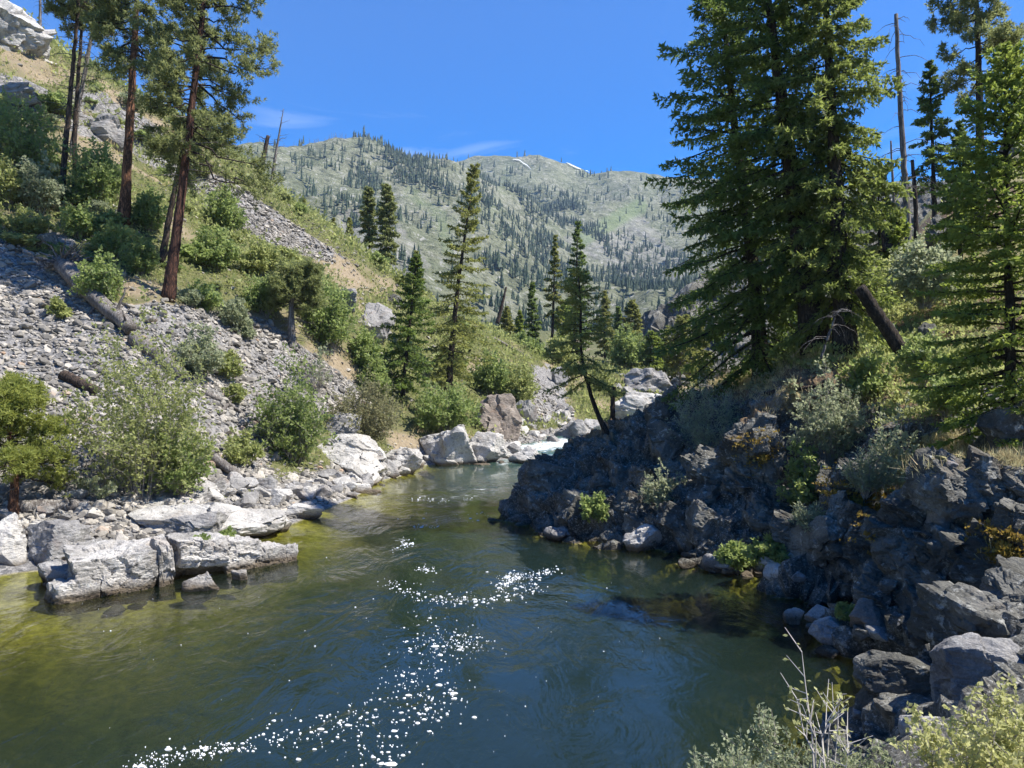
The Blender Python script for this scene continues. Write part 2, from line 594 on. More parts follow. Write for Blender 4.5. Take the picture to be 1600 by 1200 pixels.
col = t.mix(t.rng(t.math('ADD', t.attr('scree'), jit), 0.35, 0.6), col, scr)
zz = t.n.new('ShaderNodeSeparateXYZ'); t.l.new(p_, zz.inputs[0])     # algae on the drowned stones
alg = t.mix(0.7, t.ramp(n1, [(0.3, (0.13, 0.11, 0.03)), (0.5, (0.34, 0.29, 0.08)), (0.7, (0.55, 0.46, 0.15))]), t.ramp(n2, [(0.3, (0.15, 0.15, 0.15)), (0.7, (0.8, 0.8, 0.8))]), 'OVERLAY')
col = t.mix(t.rng(zz.outputs['Z'], -0.02, 0.03, 1, 0), col, alg)
hgt = t.math('ADD', t.math('MULTIPLY', n2, 0.7), t.math('MULTIPLY', n3, 0.45))
M['hill'] = t.done(t.principled(col, 0.95, t.bump(hgt, 0.9, 0.14), 0.1))

# right bank: dark jointed rock with earth, moss and dry grass on the flatter ground
t = NT('bank_ground')
p_ = t.pos()
n1 = t.noise(p_, 0.9, 6, 0.6); n2 = t.noise(p_, 5.0, 6, 0.7); n4 = t.noise(p_, 24.0, 5, 0.7); n6 = t.noise(p_, 2.8, 7, 0.72, 0.4)
rk = t.ramp(n1, [(0.3, (0.042, 0.041, 0.034)), (0.5, (0.108, 0.104, 0.088)), (0.72, (0.22, 0.212, 0.18))])
rk = t.mix(t.rng(n2, 0.52, 0.68, 0, 0.75), rk, (0.028, 0.027, 0.026))
rk = t.mix(t.rng(n6, 0.58, 0.66, 0, 0.5), rk, (0.42, 0.415, 0.37))
rk = t.mix(t.rng(t.noise(p_, 0.55, 4, 0.6, 1.0), 0.58, 0.74, 0, 0.4), rk, (0.16, 0.09, 0.045))
rk = t.mix(t.rng(t.noise(p_, 13.0, 6, 0.75), 0.54, 0.60, 0, 0.6), rk, (0.45, 0.44, 0.40))
rk = t.mix(0.75, rk, t.ramp(n4, [(0.32, (0.16, 0.16, 0.16)), (0.68, (0.86, 0.86, 0.86))]), 'OVERLAY')
zz = t.n.new('ShaderNodeSeparateXYZ'); t.l.new(p_, zz.inputs[0])
rk = t.mix(t.rng(t.math('ADD', zz.outputs['Z'], t.math('MULTIPLY', n2, 0.3)), 0.2, 0.45, 0.8, 0), rk, t.mix(1.0, rk, (0.35, 0.28, 0.20), 'MULTIPLY'))
earth = t.ramp(n2, [(0.3, (0.09, 0.055, 0.03)), (0.5, (0.19, 0.125, 0.07)), (0.7, (0.30, 0.22, 0.12))])
gr = t.ramp(n2, [(0.3, (0.16, 0.15, 0.05)), (0.5, (0.33, 0.29, 0.13)), (0.7, (0.46, 0.39, 0.2))])
jit = t.math('MULTIPLY', t.math('SUBTRACT', n2, 0.5), 0.9)
col = t.mix(t.rng(t.math('ADD', t.attr('earth'), jit), 0.4, 0.6), rk, earth)
col = t.mix(t.rng(t.math('ADD', t.attr('grass'), jit), 0.35, 0.6), col, gr)
alg = t.mix(0.7, t.ramp(n1, [(0.3, (0.11, 0.09, 0.03)), (0.5, (0.30, 0.25, 0.07)), (0.7, (0.52, 0.42, 0.13))]), t.ramp(n2, [(0.3, (0.15, 0.15, 0.15)), (0.7, (0.8, 0.8, 0.8))]), 'OVERLAY')
col = t.mix(t.rng(zz.outputs['Z'], -0.02, 0.03, 1, 0), col, alg)
h5 = t.noise(t.mapv(p_, (1, 1, 2.4), (0.5, 0.35, 0)), 3.6, 8, 0.66)
hc = t.voro(t.mapv(p_, (1, 1, 1.5), (0.4, 0.3, 0)), 2.4, 'DISTANCE_TO_EDGE')
hh = t.math('ADD', h5, t.math('ADD', t.math('MULTIPLY', t.rng(hc, 0, 0.05), 0.05), t.math('MULTIPLY', n4, 0.14)))
M['bank'] = t.done(t.principled(col, 0.9, t.bump(hh, 0.9, 0.15), 0.25))

t = NT('riverbed_gravel')
p_ = t.pos()
n1 = t.noise(p_, 0.45, 5, 0.6, 0.5)
v_ = t.voro(p_, 1.3, 'F1', 'Color'); sp = t.n.new('ShaderNodeSeparateColor'); t.l.new(v_, sp.inputs[0])
c_ = t.ramp(n1, [(0.3, (0.13, 0.11, 0.03)), (0.5, (0.34, 0.29, 0.08)), (0.7, (0.55, 0.46, 0.15))])
c_ = t.mix(0.6, c_, t.ramp(t.noise(p_, 2.2, 6, 0.7), [(0.3, (0.2, 0.2, 0.2)), (0.7, (0.8, 0.8, 0.8))]), 'OVERLAY')
M['bed'] = t.done(t.principled(c_, 0.9))

# water: clear at the edges, the deeper the more the green of the silt-free pool closes it; foam where it breaks
t = NT('river_water')
p_ = t.pos()
fl = t.mapv(p_, (0.75, 0.42, 1), (0, 0, 0.35))
w1 = t.noise(fl, 1.1, 4, 0.55, 1.6)
w2 = t.noise(t.mapv(p_, (1, 0.6, 1), (0, 0, -0.3)), 3.4, 4, 0.6, 1.2)
w3 = t.noise(p_, 11.0, 3, 0.55, 0.6)
wh = t.math('ADD', t.math('MULTIPLY', w1, 1.0), t.math('ADD', t.math('MULTIPLY', w2, 0.20), t.math('MULTIPLY', w3, 0.03)))
nb = t.bump(wh, 1.0, 0.10)
t.l.new(t.rng(t.noise(p_, 0.16, 3, 0.5, 0.8), 0.42, 0.60, 0.22, 1.0), nb.node.inputs['Strength'])
fr = t.n.new('ShaderNodeFresnel'); fr.inputs['IOR'].default_value = 1.42; t.l.new(nb, fr.inputs['Normal'])
gl = t.n.new('ShaderNodeBsdfGlossy'); gl.inputs['Roughness'].default_value = 0.03; t.l.new(nb, gl.inputs['Normal'])
gl.inputs['Color'].default_value = (1, 1, 1, 1)
tp = t.n.new('ShaderNodeBsdfTransparent'); tp.inputs['Color'].default_value = (0.72, 0.78, 0.52, 1)
df = t.n.new('ShaderNodeBsdfDiffuse')
dcol = t.ramp(t.attr('shoal'), [(0.0, (0.010, 0.019, 0.014)), (1.0, (0.065, 0.125, 0.10))])
t.l.new(dcol, df.inputs['Color'])
below = t.mixsh(t.attr('murk'), tp.outputs[0], df.outputs[0])
wat = t.mixsh(fr.outputs[0], below, gl.outputs[0])
fo = t.n.new('ShaderNodeBsdfDiffuse'); fo.inputs['Color'].default_value = (0.8, 0.84, 0.84, 1)
fn = t.noise(t.mapv(p_, (0.55, 1.5, 1), (0, 0, 0.1)), 2.6, 6, 0.72, 0.9)
ff = t.rng(t.math('ADD', t.attr('foam'), t.math('MULTIPLY', t.math('SUBTRACT', fn, 0.5), 1.5)), 0.45, 0.72, 0, 0.92)
M['water'] = t.done(t.mixsh(ff, wat, fo.outputs[0]))

t = NT('foam_white')
M['foam'] = t.done(t.principled((0.80, 0.82, 0.82), 0.7))
t = NT('snow_old')
M['snow'] = t.done(t.principled((0.70, 0.71, 0.72), 0.7))

t = NT('mountain_slope')
p_ = t.pos()
n1 = t.noise(p_, 0.010, 7, 0.68, 0.6); n2 = t.noise(p_, 0.055, 7, 0.72); n3 = t.noise(p_, 0.22, 5, 0.7)
c_ = t.ramp(n1, [(0.32, (0.13, 0.145, 0.08)), (0.48, (0.20, 0.208, 0.125)), (0.62, (0.25, 0.245, 0.17)), (0.76, (0.17, 0.19, 0.10))])
n5 = t.noise(p_, 0.12, 8, 0.8)
c_ = t.mix(t.rng(n2, 0.50, 0.60, 0, 0.75), c_, (0.115, 0.12, 0.07))
c_ = t.mix(t.rng(n5, 0.55, 0.62, 0, 0.85), c_, (0.43, 0.41, 0.37))
c_ = t.mix(t.rng(n5, 0.47, 0.40, 0, 0.85), c_, (0.05, 0.058, 0.035))
c_ = t.mix(t.rng(t.math('ADD', t.attr('rock'), t.math('MULTIPLY', t.math('SUBTRACT', n2, 0.5), 1.5)), 0.4, 0.9, 0, 0.6), c_, t.ramp(n5, [(0.35, (0.15, 0.14, 0.13)), (0.65, (0.40, 0.375, 0.34))]))
c_ = t.mix(t.rng(t.math('ADD', t.attr('meadow'), t.math('MULTIPLY', t.math('SUBTRACT', n2, 0.5), 1.2)), 0.35, 0.85, 0, 0.6), c_, (0.18, 0.23, 0.10))
hm = t.math('ADD', n2, t.math('MULTIPLY', n3, 0.4))
M['mountain'] = t.done(t.principled(c_, 0.95, t.bump(hm, 0.9, 7.0), 0.1))

M['fir'] = foliage('fir_needles', (0.016, 0.034, 0.011), (0.15, 0.205, 0.048), 0.38)  # pale end of the tint paints sunlit tips, dark end the shaded interior
M['fir_bright'] = foliage('young_fir_needles', (0.03, 0.06, 0.014), (0.23, 0.28, 0.055), 0.40)
M['fir_mid'] = foliage('mid_fir_needles', (0.045, 0.058, 0.016), (0.25, 0.26, 0.075), 0.38)
M['fir_light'] = foliage('light_fir_needles', (0.026, 0.046, 0.013), (0.215, 0.255, 0.065), 0.40)
M['pine'] = foliage('pine_needles', (0.045, 0.066, 0.024), (0.24, 0.26, 0.10), 0.40)
M['pine_young'] = foliage('young_pine_needles', (0.09, 0.115, 0.025), (0.29, 0.31, 0.075), 0.36)
M['willow'] = foliage('willow_leaves', (0.12, 0.15, 0.045), (0.32, 0.34, 0.13), 0.42)
M['green_leaf'] = foliage('green_shrub_leaves', (0.08, 0.125, 0.035), (0.26, 0.31, 0.105), 0.42)
M['olive_leaf'] = foliage('olive_shrub_leaves', (0.11, 0.11, 0.05), (0.27, 0.26, 0.135), 0.36)
M['grey_leaf'] = foliage('grey_green_leaves', (0.13, 0.155, 0.085), (0.33, 0.355, 0.215), 0.36)
M['yellow_leaf'] = foliage('yellow_green_leaves', (0.22, 0.24, 0.07), (0.50, 0.49, 0.21), 0.42)
M['herb'] = foliage('hill_herbs', (0.10, 0.13, 0.035), (0.31, 0.33, 0.12), 0.40, var=0.0)
M['dry_grass'] = foliage('dry_grass', (0.30, 0.22, 0.10), (0.58, 0.46, 0.25), 0.25, var=0.0)
M['moss'] = foliage('moss', (0.13, 0.075, 0.015), (0.36, 0.26, 0.05), 0.2, var=0.0)
M['far_fir'] = foliage('far_conifer', (0.028, 0.046, 0.024), (0.075, 0.10, 0.045), 0.12)
M['bark_pine'] = bark('pine_bark', (0.40, 0.20, 0.11), (0.06, 0.035, 0.025), 7.0, 0.05)
M['bark_dark'] = bark('fir_bark', (0.12, 0.095, 0.075), (0.03, 0.025, 0.02), 9.0, 0.05, 0.22)
M['bark_grey'] = bark('weathered_wood', (0.36, 0.335, 0.305), (0.10, 0.085, 0.075), 10.0, 0.02, 0.06)
M['bark_burnt'] = bark('burnt_wood', (0.17, 0.12, 0.09), (0.025, 0.022, 0.02), 8.0, 0.03, 0.1)
M['bark_red'] = bark('red_pine_bark', (0.24, 0.115, 0.075), (0.04, 0.026, 0.021), 7.0, 0.05)
t = NT('twig')
M['twig'] = t.done(t.principled((0.30, 0.27, 0.235), 0.85))
t = NT('dark_twig')
M['dark_twig'] = t.done(t.principled((0.075, 0.06, 0.048), 0.9))

t = NT('pale_twig')
M['pale_twig'] = t.done(t.principled((0.46, 0.43, 0.39), 0.8))
# ------------------------------------------------------------------ terrain
def ctrl(px_list, xyz_list):
    return np.array([P(*c) for c in px_list] + [np.array(c, float) for c in xyz_list])

LEFT = ctrl([
    # water's edge
    (0, 900, 23.3), (60, 900, 23.5), (250, 870, 26), (430, 830, 30.4), (500, 800, 34.9), (600, 750, 46.6), (655, 728, 54.6), (760, 722, 57.2),
    (800, 705, 66.5), (870, 690, 77.6),
    # low bench of the bank
    (0, 830, 25.5), (130, 800, 27.5), (300, 780, 31), (420, 775, 35), (520, 735, 43), (600, 710, 50), (700, 690, 58), (760, 690, 62), (830, 680, 74),
    # talus and slope
    (0, 750, 28.5), (0, 600, 34), (0, 450, 42), (0, 320, 50), (0, 200, 57), (0, 120, 63), (40, 75, 70),
    (150, 700, 31), (150, 500, 40), (262, 465, 44), (195, 345, 52), (95, 305, 54), (300, 700, 35), (300, 600, 40), (400, 600, 46), (400, 700, 40),
    (455, 540, 52), (500, 450, 60), (400, 400, 62), (300, 350, 60), (560, 600, 58), (520, 660, 48), (560, 500, 64), (600, 560, 66),
    (120, 180, 64), (200, 220, 68), (280, 290, 70), (640, 560, 74),
    # the crest against the mountain
    (620, 440, 95), (560, 395, 92), (480, 335, 88), (400, 275, 84), (330, 235, 80), (250, 185, 77), (160, 125, 75), (60, 75, 74),
    (690, 600, 78), (690, 510, 92), (700, 660, 66), (750, 525, 96), (800, 535, 105), (800, 600, 88), (850, 600, 100), (850, 555, 120), (870, 650, 90),
    (950, 600, 112), (1000, 590, 112), (1060, 590, 125), (930, 560, 135),
], [
    # drowned foot
    (-10.5, 20, -0.45), (-7.5, 18, -1.0), (-4.5, 18, -1.7), (-12, 15, -0.7), (-7.5, 14, -1.4), (-8, 26, -0.5), (-5, 27, -1.3), (-5.5, 33, -0.7), (-3, 33, -1.4), (-4.5, 40, -0.9), (-3, 48, -1.4), (0.5, 52, -1.2), (4, 62, -0.9), (-1, 20, -3), (0, 35, -3), (0, 8, -3.5), (-12, 4, -1),
    (14, 82, -0.3), (26, 92, -0.2), (45, 100, 0), (16, 74, -1.0), (32, 82, -1.0), (8, 68, -1.1),
    (-17, 14, 1.2), (-18, 5, 2), (-30, 15, 9), (-45, 20, 19), (-70, 30, 40), (-60, 60, 47), (-80, 80, 62), (-110, 60, 78),
    # behind the crest
    (-36, 112, 30), (-55, 110, 42), (-22, 120, 17), (-5, 130, 10), (-60, 150, 30), (-100, 120, 60), (0, 180, 10), (-40, 220, 12), (40, 150, 9), (60, 220, 14), (0, 300, 16), (-100, 300, 40), (100, 300, 30), (90, 130, 14), (-120, 200, 60)])
RIGHT = ctrl([
    # water's edge
    (787, 803, 34.6), (800, 822, 31.6), (850, 838, 29.4), (930, 852, 27.8), (1000, 862, 26.7), (1060, 870, 25.9), (1120, 893, 23.9), (1200, 897, 23.5), (1255, 900, 23.3),
    (1285, 945, 20.3), (1310, 985, 18.1), (1345, 1040, 15.9), (1350, 1090, 14.3), (1345, 1150, 12.7),
    # rock above it
    (800, 765, 34.2), (830, 735, 34.8), (870, 702, 35.4), (940, 672, 36.4), (1000, 648, 37), (1060, 632, 37.5), (1130, 592, 38), (1200, 562, 38), (1250, 540, 37),
    (850, 790, 31.2), (900, 745, 31.8), (950, 790, 29), (960, 720, 31.5), (1000, 760, 29.3), (1060, 700, 31), (1100, 790, 26.3), (1110, 700, 28.8), (1110, 640, 33),
    (1190, 665, 26.6), (1190, 740, 25.8), (1180, 830, 24.9), (1235, 720, 26.8), (1240, 800, 25.2), (1260, 850, 24),
    (1280, 540, 31), (1325, 550, 29), (1200, 590, 33), (1260, 640, 27.5), (1330, 640, 26),
    (1300, 745, 21.4), (1290, 850, 20.4), (1340, 790, 20.9), (1345, 900, 20.2), (1365, 720, 22), (1380, 880, 20.8), (1385, 800, 21.6), (1400, 700, 22),
    (1440, 650, 22.8), (1440, 740, 17.2), (1450, 850, 16.6), (1420, 890, 16.6), (1425, 980, 16.0), (1440, 1050, 15.2), (1500, 730, 16.8), (1560, 740, 16.6), (1530, 850, 15.9), (1520, 950, 15.3),
    (1600, 800, 15.2), (1600, 700, 18), (1600, 640, 20), (1600, 590, 22.5), (1500, 610, 25), (1500, 1040, 11.8), (1580, 960, 11.8), (1480, 1110, 11.2),
    (1400, 570, 30), (1340, 545, 33), (1450, 480, 36), (1400, 400, 46), (1600, 400, 38), (1600, 250, 58), (1590, 140, 92), (1450, 330, 66), (1340, 430, 54), (1560, 500, 30),
    (1280, 500, 46),
], [
    # drowned foot
    (-2.5, 35, -1.8), (-1, 31, -1.9), (1.5, 27, -1.6), (4.5, 24.5, -1.0), (7, 22.3, -0.7), (6.6, 20, -0.9), (6.2, 17.5, -0.8), (5.6, 15, -1.3), (3.5, 12, -1.5), (-5, 28, -3), (0, 18, -3.2), (-8, 10, -3),
    # ground under the camera and to its right
    (0, 0, 4.3), (-6, 0, 3.6), (6, 0, 4.4), (0, 2.5, 3.6), (3, 4, 3.2), (-4, 3, 2.6), (0, 6, 1.2), (2.6, 7, 1.75), (3.9, 6.2, 2.25), (5, 7, 2.45), (4.6, 8.5, 2.0), (2.2, 9.5, 0.1), (-4, 7, -0.6), (3.6, 9.8, 0.5), (8, 6, 3.6), (14, 8, 5.5), (25, 10, 11), (0, -15, 6), (-15, -10, 3), (20, -10, 9), (5.6, 9.6, 1.75), (6.9, 9.6, 2.4), (8.5, 10.5, 2.9), (6.1, 11.4, 1.2),
    # the far side of the point
    (3.5, 40, -0.6), (7, 44, -0.6), (10, 46, -0.5), (14, 54, -0.5), (24, 70, -0.5), (38, 84, -0.5), (0, 41, -1.6), (4, 50, -2), (12, 66, -1.5), (26, 84, -2), (60, 100, 3), (60, 130, 8), (90, 140, 40), (120, 90, 85), (100, 30, 60), (60, 20, 30), (120, 0, 60), (0, 80, -3), (-4, 44, -2.5)])
zL, zR = mq(LEFT, 1.5), mq(RIGHT, 0.7)

def left_z(x, y):
    p = np.stack((x, y, x * 0), 1)
    z = zL(x, y)
    up = sstep(0.3, 3.0, z)
    far = np.clip(y / 60, 0.5, 2.0)
    z = z + up * far * (0.35 * fbm(p * 0.22, 4, 3) + 0.16 * fbm(p * 0.9, 3, 8))
    return z

# left hillside
gx = spaced(-120, -48, 22, 120, 0.42); gy = spaced(2, 14, 100, 420, 0.42, 1.06, 9)
X, Y = np.meshgrid(gx, gy); X, Y = X.ravel(), Y.ravel()
Z = left_z(X, Y)
HV = np.stack((X, Y, Z), 1)
hx, hy = to_px(HV)
# rock bands that break through the grass high on the left
bands = [[(0, 130), (60, 160), (110, 175)], [(130, 150), (190, 180), (240, 215)], [(120, 195), (200, 215), (300, 285), (345, 320)], [(0, 385), (60, 360), (100, 385)]]
rk = np.zeros(len(HV))
for b in bands:
    rk = np.maximum(rk, 1 - sstep(8, 26, seg_dist(hx, hy, b)))
rk *= (Y > 35) & (Y < 82) & (X < -15)
TALUS = [[(-400, 380), (0, 375), (90, 412), (170, 470), (250, 470), (330, 478), (420, 505), (500, 560), (580, 620), (540, 650), (470, 680), (430, 745), (300, 790), (0, 830), (-400, 900)],
         [(325, 268), (365, 285), (430, 330), (500, 378), (550, 410), (500, 406), (420, 388), (370, 350), (328, 312)],
         [(822, 575), (858, 565), (885, 620), (900, 660), (830, 665), (828, 615)]]
TAN = [[(480, 540), (560, 570), (600, 620), (560, 640), (500, 590)], [(500, 400), (560, 410), (640, 455), (610, 470), (540, 440)], [(-200, 70), (0, 60), (90, 105), (110, 140), (0, 118), (-200, 110)], [(390, 490), (460, 490), (480, 540), (400, 525)], [(740, 560), (780, 560), (790, 640), (740, 620)], [(0, 330), (60, 300), (120, 340), (60, 360)]]
def zones(v):
    """weights of scree, green herbs and dry earth at places on the left hillside"""
    a, b = to_px(v)
    nz = fbm(v * 0.35, 3, 21) * 14
    nz2 = fbm(v * 0.16, 4, 31)
    sc = np.zeros(len(v)); tn = np.zeros(len(v))
    for k, pl in enumerate(TALUS):
        m = in_poly(a + nz, b + nz * 0.7, pl)
        if k == 1:
            m &= v[:, 1] > 60
        if k == 0:
            m &= v[:, 1] < 66
        sc = np.maximum(sc, m * 1.0)
    for pl in TAN:
        tn = np.maximum(tn, in_poly(a + nz, b + nz, pl) * 1.0)
    gr = np.clip(0.92 + 0.8 * nz2, 0, 1) * (1 - sc) * (1 - 0.5 * tn)
    low = 1 - sstep(0.6, 1.6, v[:, 2])
    sc = np.maximum(sc, low); gr = gr * (1 - low)
    return sc, gr, np.clip(tn + (0.3 - nz2) * (1 - sc), 0, 1)
sc, gr, tn = zones(HV)
N = grid_normals(HV, len(gx), len(gy))
fr = fracture(HV * (1, 1, 1.6), 0.32, 41, 1.3, 1.1, 0.4) + fracture(HV, 0.9, 43, 0.4, 0.4, 0.2)
HV = HV + N * (rk * fr * 0.9)[:, None]
sc = np.maximum(sc, rk); gr = gr * (1 - rk)
hill = link('hillside', make_mesh('hillside', HV, grid_faces(len(gx), len(gy)), [M['hill']], True, {'scree': sc, 'green': gr}))
kind(hill, 'structure')
bvhL = BVHTree.FromPolygons([tuple(v) for v in HV], grid_faces(len(gx), len(gy)).tolist())

# right bank: fine jointed rock near the river, coarser hill behind
gx2 = spaced(-12, -2.0, 16, 120, 0.095, 1.08, 7); gy2 = spaced(-18, 10, 38, 150, 0.1, 1.08, 6)
X, Y = np.meshgrid(gx2, gy2); X, Y = X.ravel(), Y.ravel()
Z = zR(X, Y)
RV = np.stack((X, Y, Z), 1)
N = grid_normals(RV, len(gx2), len(gy2))
steep = sstep(0.90, 0.62, N[:, 2])
near = sstep(46, 40, Y) * sstep(22, 16, X) * sstep(-4, -2, X)
wz = RV + 0.22 * np.stack([fbm(RV * 0.8, 2, 50 + k) for k in range(3)], 1)
wz = wz @ np.array(((0.92, -0.2, 0.33), (0.3, 0.9, -0.3), (-0.26, 0.37, 0.9))).T * (1, 1, 1.25)
d_ = fracture(wz, 0.55, 61, 0.8, 0.75, 0.40, 0.06) + fracture(wz, 1.4, 62, 0.36, 0.42, 0.2, 0.07) + fracture(wz * (1, 1, 1.7), 3.6, 63, 0.12, 0.19, 0.08, 0.1) + 0.06 * fbm(RV * 4, 4, 64)
d_ = d_ * near * np.maximum(0.30 + 0.70 * steep, 0.95 * sstep(11.5, 8.5, X) * sstep(22, 26, Y)) + (1 - near) * (0.5 * fbm(RV * 0.15, 4, 66))
d_ *= np.where(Y < 9, 0.3, 1.0)
RV = RV + N * d_[:, None]
rx, ry = to_px(RV)
flat = sstep(0.70, 0.92, N[:, 2]) * sstep(0.8, 2.0, RV[:, 2])
behind = sstep(38.5, 42, Y) + sstep(24, 28, Y) * sstep(9, 11, X)
earth = np.clip(flat * (0.15 + 0.35 * sstep(8, 12, RV[:, 0]) + 0.6 * fbm(RV * 0.5, 3, 67)) + 0.6 * np.clip(behind, 0, 1), 0, 1)
grass = np.clip(in_poly(rx, ry, [(1090, 585), (1180, 548), (1260, 520), (1340, 520), (1330, 560), (1200, 575), (1120, 605)]) * sstep(26, 30, Y) + in_poly(rx, ry, [(1420, 690), (1500, 660), (1530, 690), (1600, 700), (1600, 745), (1480, 745), (1420, 740)]) * 0.75 + np.clip(behind, 0, 1) * np.clip(0.3 + fbm(RV * 0.2, 3, 68), 0, 0.9), 0, 1)
bank = link('rocky_bank', make_mesh('rocky_bank', RV, grid_faces(len(gx2), len(gy2)), [M['bank']], False, {'earth': earth, 'grass': grass}))
kind(bank, 'structure')
bvhR = BVHTree.FromPolygons([tuple(v) for v in RV], grid_faces(len(gx2), len(gy2)).tolist())

# river bed
bx = spaced(-140, -20, 20, 140, 0.8); by = spaced(-40, 0, 80, 160, 0.8)
X, Y = np.meshgrid(bx, by); X, Y = X.ravel(), Y.ravel()
bed_z = lambda x, y: -2.7 + 0.55 * fbm(np.stack((x, y, x * 0), 1) * 0.16, 4, 71) + 0.35 * sstep(55, 80, y)
BV = np.stack((X, Y, bed_z(X, Y)), 1)
kind(link('riverbed', make_mesh('riverbed', BV, grid_faces(len(bx), len(by)), [M['bed']], True)), 'structure')

# river
def water_z(x, y):
    p = np.stack((x, y, x * 0), 1)
    far = sstep(52, 66, y)
    base = 0.45 * sstep(56, 74, y) + 0.4 * sstep(74, 100, y)
    w = 0.014 * fbm(p * (0.9, 0.5, 1) + 0.5 * fbm(p * 0.3, 2, 81)[:, None], 3, 82)
    return base + w * (1 - far) + far * 0.10 * fbm(p * (1.0, 1.6, 1), 4, 83)
wx = spaced(-60, -18, 12, 90, 0.26, 1.08, 4); wy = spaced(-30, 8, 78, 130, 0.30, 1.08, 4)
X, Y = np.meshgrid(wx, wy); X, Y = X.ravel(), Y.ravel()
WV = np.stack((X, Y, water_z(X, Y)), 1)
depth = np.maximum(WV[:, 2] - np.maximum(np.maximum(zL(X, Y), zR(X, Y)), bed_z(X, Y)), 0)
# looking across at a grazing angle the path through the water is longer than the depth
murk = 1 - np.exp(-(depth / 1.05) ** 1.3)
ax, ay = to_px(WV)
RAPID = [[(770, 702), (830, 700), (880, 690)], [(845, 700), (900, 690)], [(780, 722), (860, 715)]]
foam = np.zeros(len(WV))
for k, l in enumerate(RAPID):
    foam = np.maximum(foam, (0.62, 0.62, 0.45)[k] * (1 - sstep(2, 14, seg_dist(ax, ay, l))))
STREAK = [[(650, 775), (700, 778), (760, 772)], [(700, 762), (790, 770)], [(740, 757), (775, 764), (840, 760)], [(610, 840), (640, 845)], [(760, 745), (830, 738)]]
for l in STREAK:
    foam = np.maximum(foam, 0.36 * (1 - sstep(2, 8, seg_dist(ax, ay, l))))
foam *= Y > 26
shoal = sstep(36, 60, Y) * sstep(-8, 1, X + (Y - 40) * 0.05)
river = link('river', make_mesh('river', WV, grid_faces(len(wx), len(wy)), [M['water']], True, {'murk': np.maximum(murk, shoal * 0.85), 'foam': foam, 'shoal': shoal}))
kind(river, 'structure')
bvhW = BVHTree.FromPolygons([tuple(v) for v in WV], grid_faces(len(wx), len(wy)).tolist())

# dark rock spur upstream on the right
SP = ctrl([(1012, 548, 138), (1030, 488, 142), (1072, 452, 146), (1112, 425, 150), (1180, 380, 156), (1260, 335, 166), (1360, 300, 175), (1012, 572, 130), (1060, 560, 127), (1120, 560, 122), (1200, 560, 118), (1300, 560, 112),
           (1050, 510, 138), (1100, 490, 138), (1180, 470, 136), (1260, 440, 140), (990, 575, 140)],
          [(27, 160, 12), (45, 190, 16), (80, 210, 30), (110, 200, 50), (30, 118, 6), (60, 108, 6), (110, 120, 30), (20, 170, 8), (20, 130, 7)])
zS = mq(SP, 1.5)
sx = np.arange(20, 110, 0.55); sy = np.arange(110, 200, 0.7)
X, Y = np.meshgrid(sx, sy); X, Y = X.ravel(), Y.ravel()
SV = np.stack((X, Y, zS(X, Y)), 1)
N = grid_normals(SV, len(sx), len(sy))
SV = SV + N * (fracture(SV * (1, 1, 0.7), 0.13, 91, 3.0, 2.6, 1.2) + fracture(SV, 0.4, 92, 0.9, 1.0, 0.5) + 0.3 * fbm(SV * 0.8, 3, 93))[:, None]
spur = link('rock_spur', make_mesh('rock_spur', SV, grid_faces(len(sx), len(sy)), [M['rock_dark']], False))
kind(spur, 'structure')

# far mountains
MT = ctrl([(300, 285, 850), (370, 258, 900), (430, 240, 960), (500, 224, 1050), (570, 214, 1100), (620, 236, 1060), (680, 264, 1000), (720, 305, 930), (770, 370, 820), (820, 450, 680), (870, 510, 560),
           (640, 258, 1800), (690, 252, 1850), (740, 251, 1850), (810, 248, 1850), (880, 255, 1800), (930, 265, 1750), (990, 277, 1700), (1050, 283, 1650), (1120, 292, 1600), (1250, 290, 1600), (1400, 300, 1500), (1600, 280, 1400), (1800, 240, 1300),
           (450, 330, 640), (550, 330, 740), (560, 420, 480), (650, 430, 540), (640, 320, 840), (700, 400, 680), (730, 500, 420), (400, 420, 420), (620, 280, 960), (660, 500, 380),
           (900, 400, 1100), (1000, 400, 1150), (850, 340, 1300), (950, 330, 1400), (1050, 470, 700), (1000, 490, 620), (900, 300, 1600), (1060, 350, 1350), (780, 300, 1500), (760, 330, 1250), (1150, 420, 1000), (1300, 420, 900), (1400, 430, 700), (930, 540, 480),
           (150, 250, 900), (0, 240, 900), (-200, 200, 900), (150, 400, 420), (1600, 420, 600)],
          [(0, 330, 14), (80, 330, 16), (-90, 330, 30), (200, 330, 40), (-250, 330, 90), (350, 330, 110), (-500, 400, 180), (600, 500, 220),
           (-200, 1500, 250), (-400, 1700, 300), (-900, 900, 350), (0, 2300, 420), (600, 2300, 500), (-700, 2300, 400), (1300, 2300, 600), (1200, 1200, 500), (0, 700, 60), (60, 900, 120), (-60, 1300, 190)])
zM = mq(MT, 40)
ma = np.linspace(-1.0, 1.0, 300); mr = np.concatenate((np.linspace(330, 1250, 160), np.linspace(1258, 2300, 90)))
A_, R_ = np.meshgrid(ma, mr); X, Y = (A_ * R_).ravel(), R_.ravel()
p = np.stack((X, Y, X * 0), 1)
rid = 1 - np.abs(fbm(p * 0.0065 + 3, 4, 95)) * 2
Z = zM(X, Y) + sstep(330, 480, Y) * (9 * rid + 7 * fbm(p * 0.012, 4, 96) + 3.2 * fbm(p * 0.05, 4, 97))
MV = np.stack((X, Y, Z), 1)
mx, my = to_px(MV)
MEAD = [[(1000, 322), (960, 345), (930, 362), (908, 375)], [(795, 262), (785, 300), (770, 330)], [(640, 300), (690, 340), (700, 390)], [(900, 262), (1000, 320)]]
mead = np.zeros(len(MV))
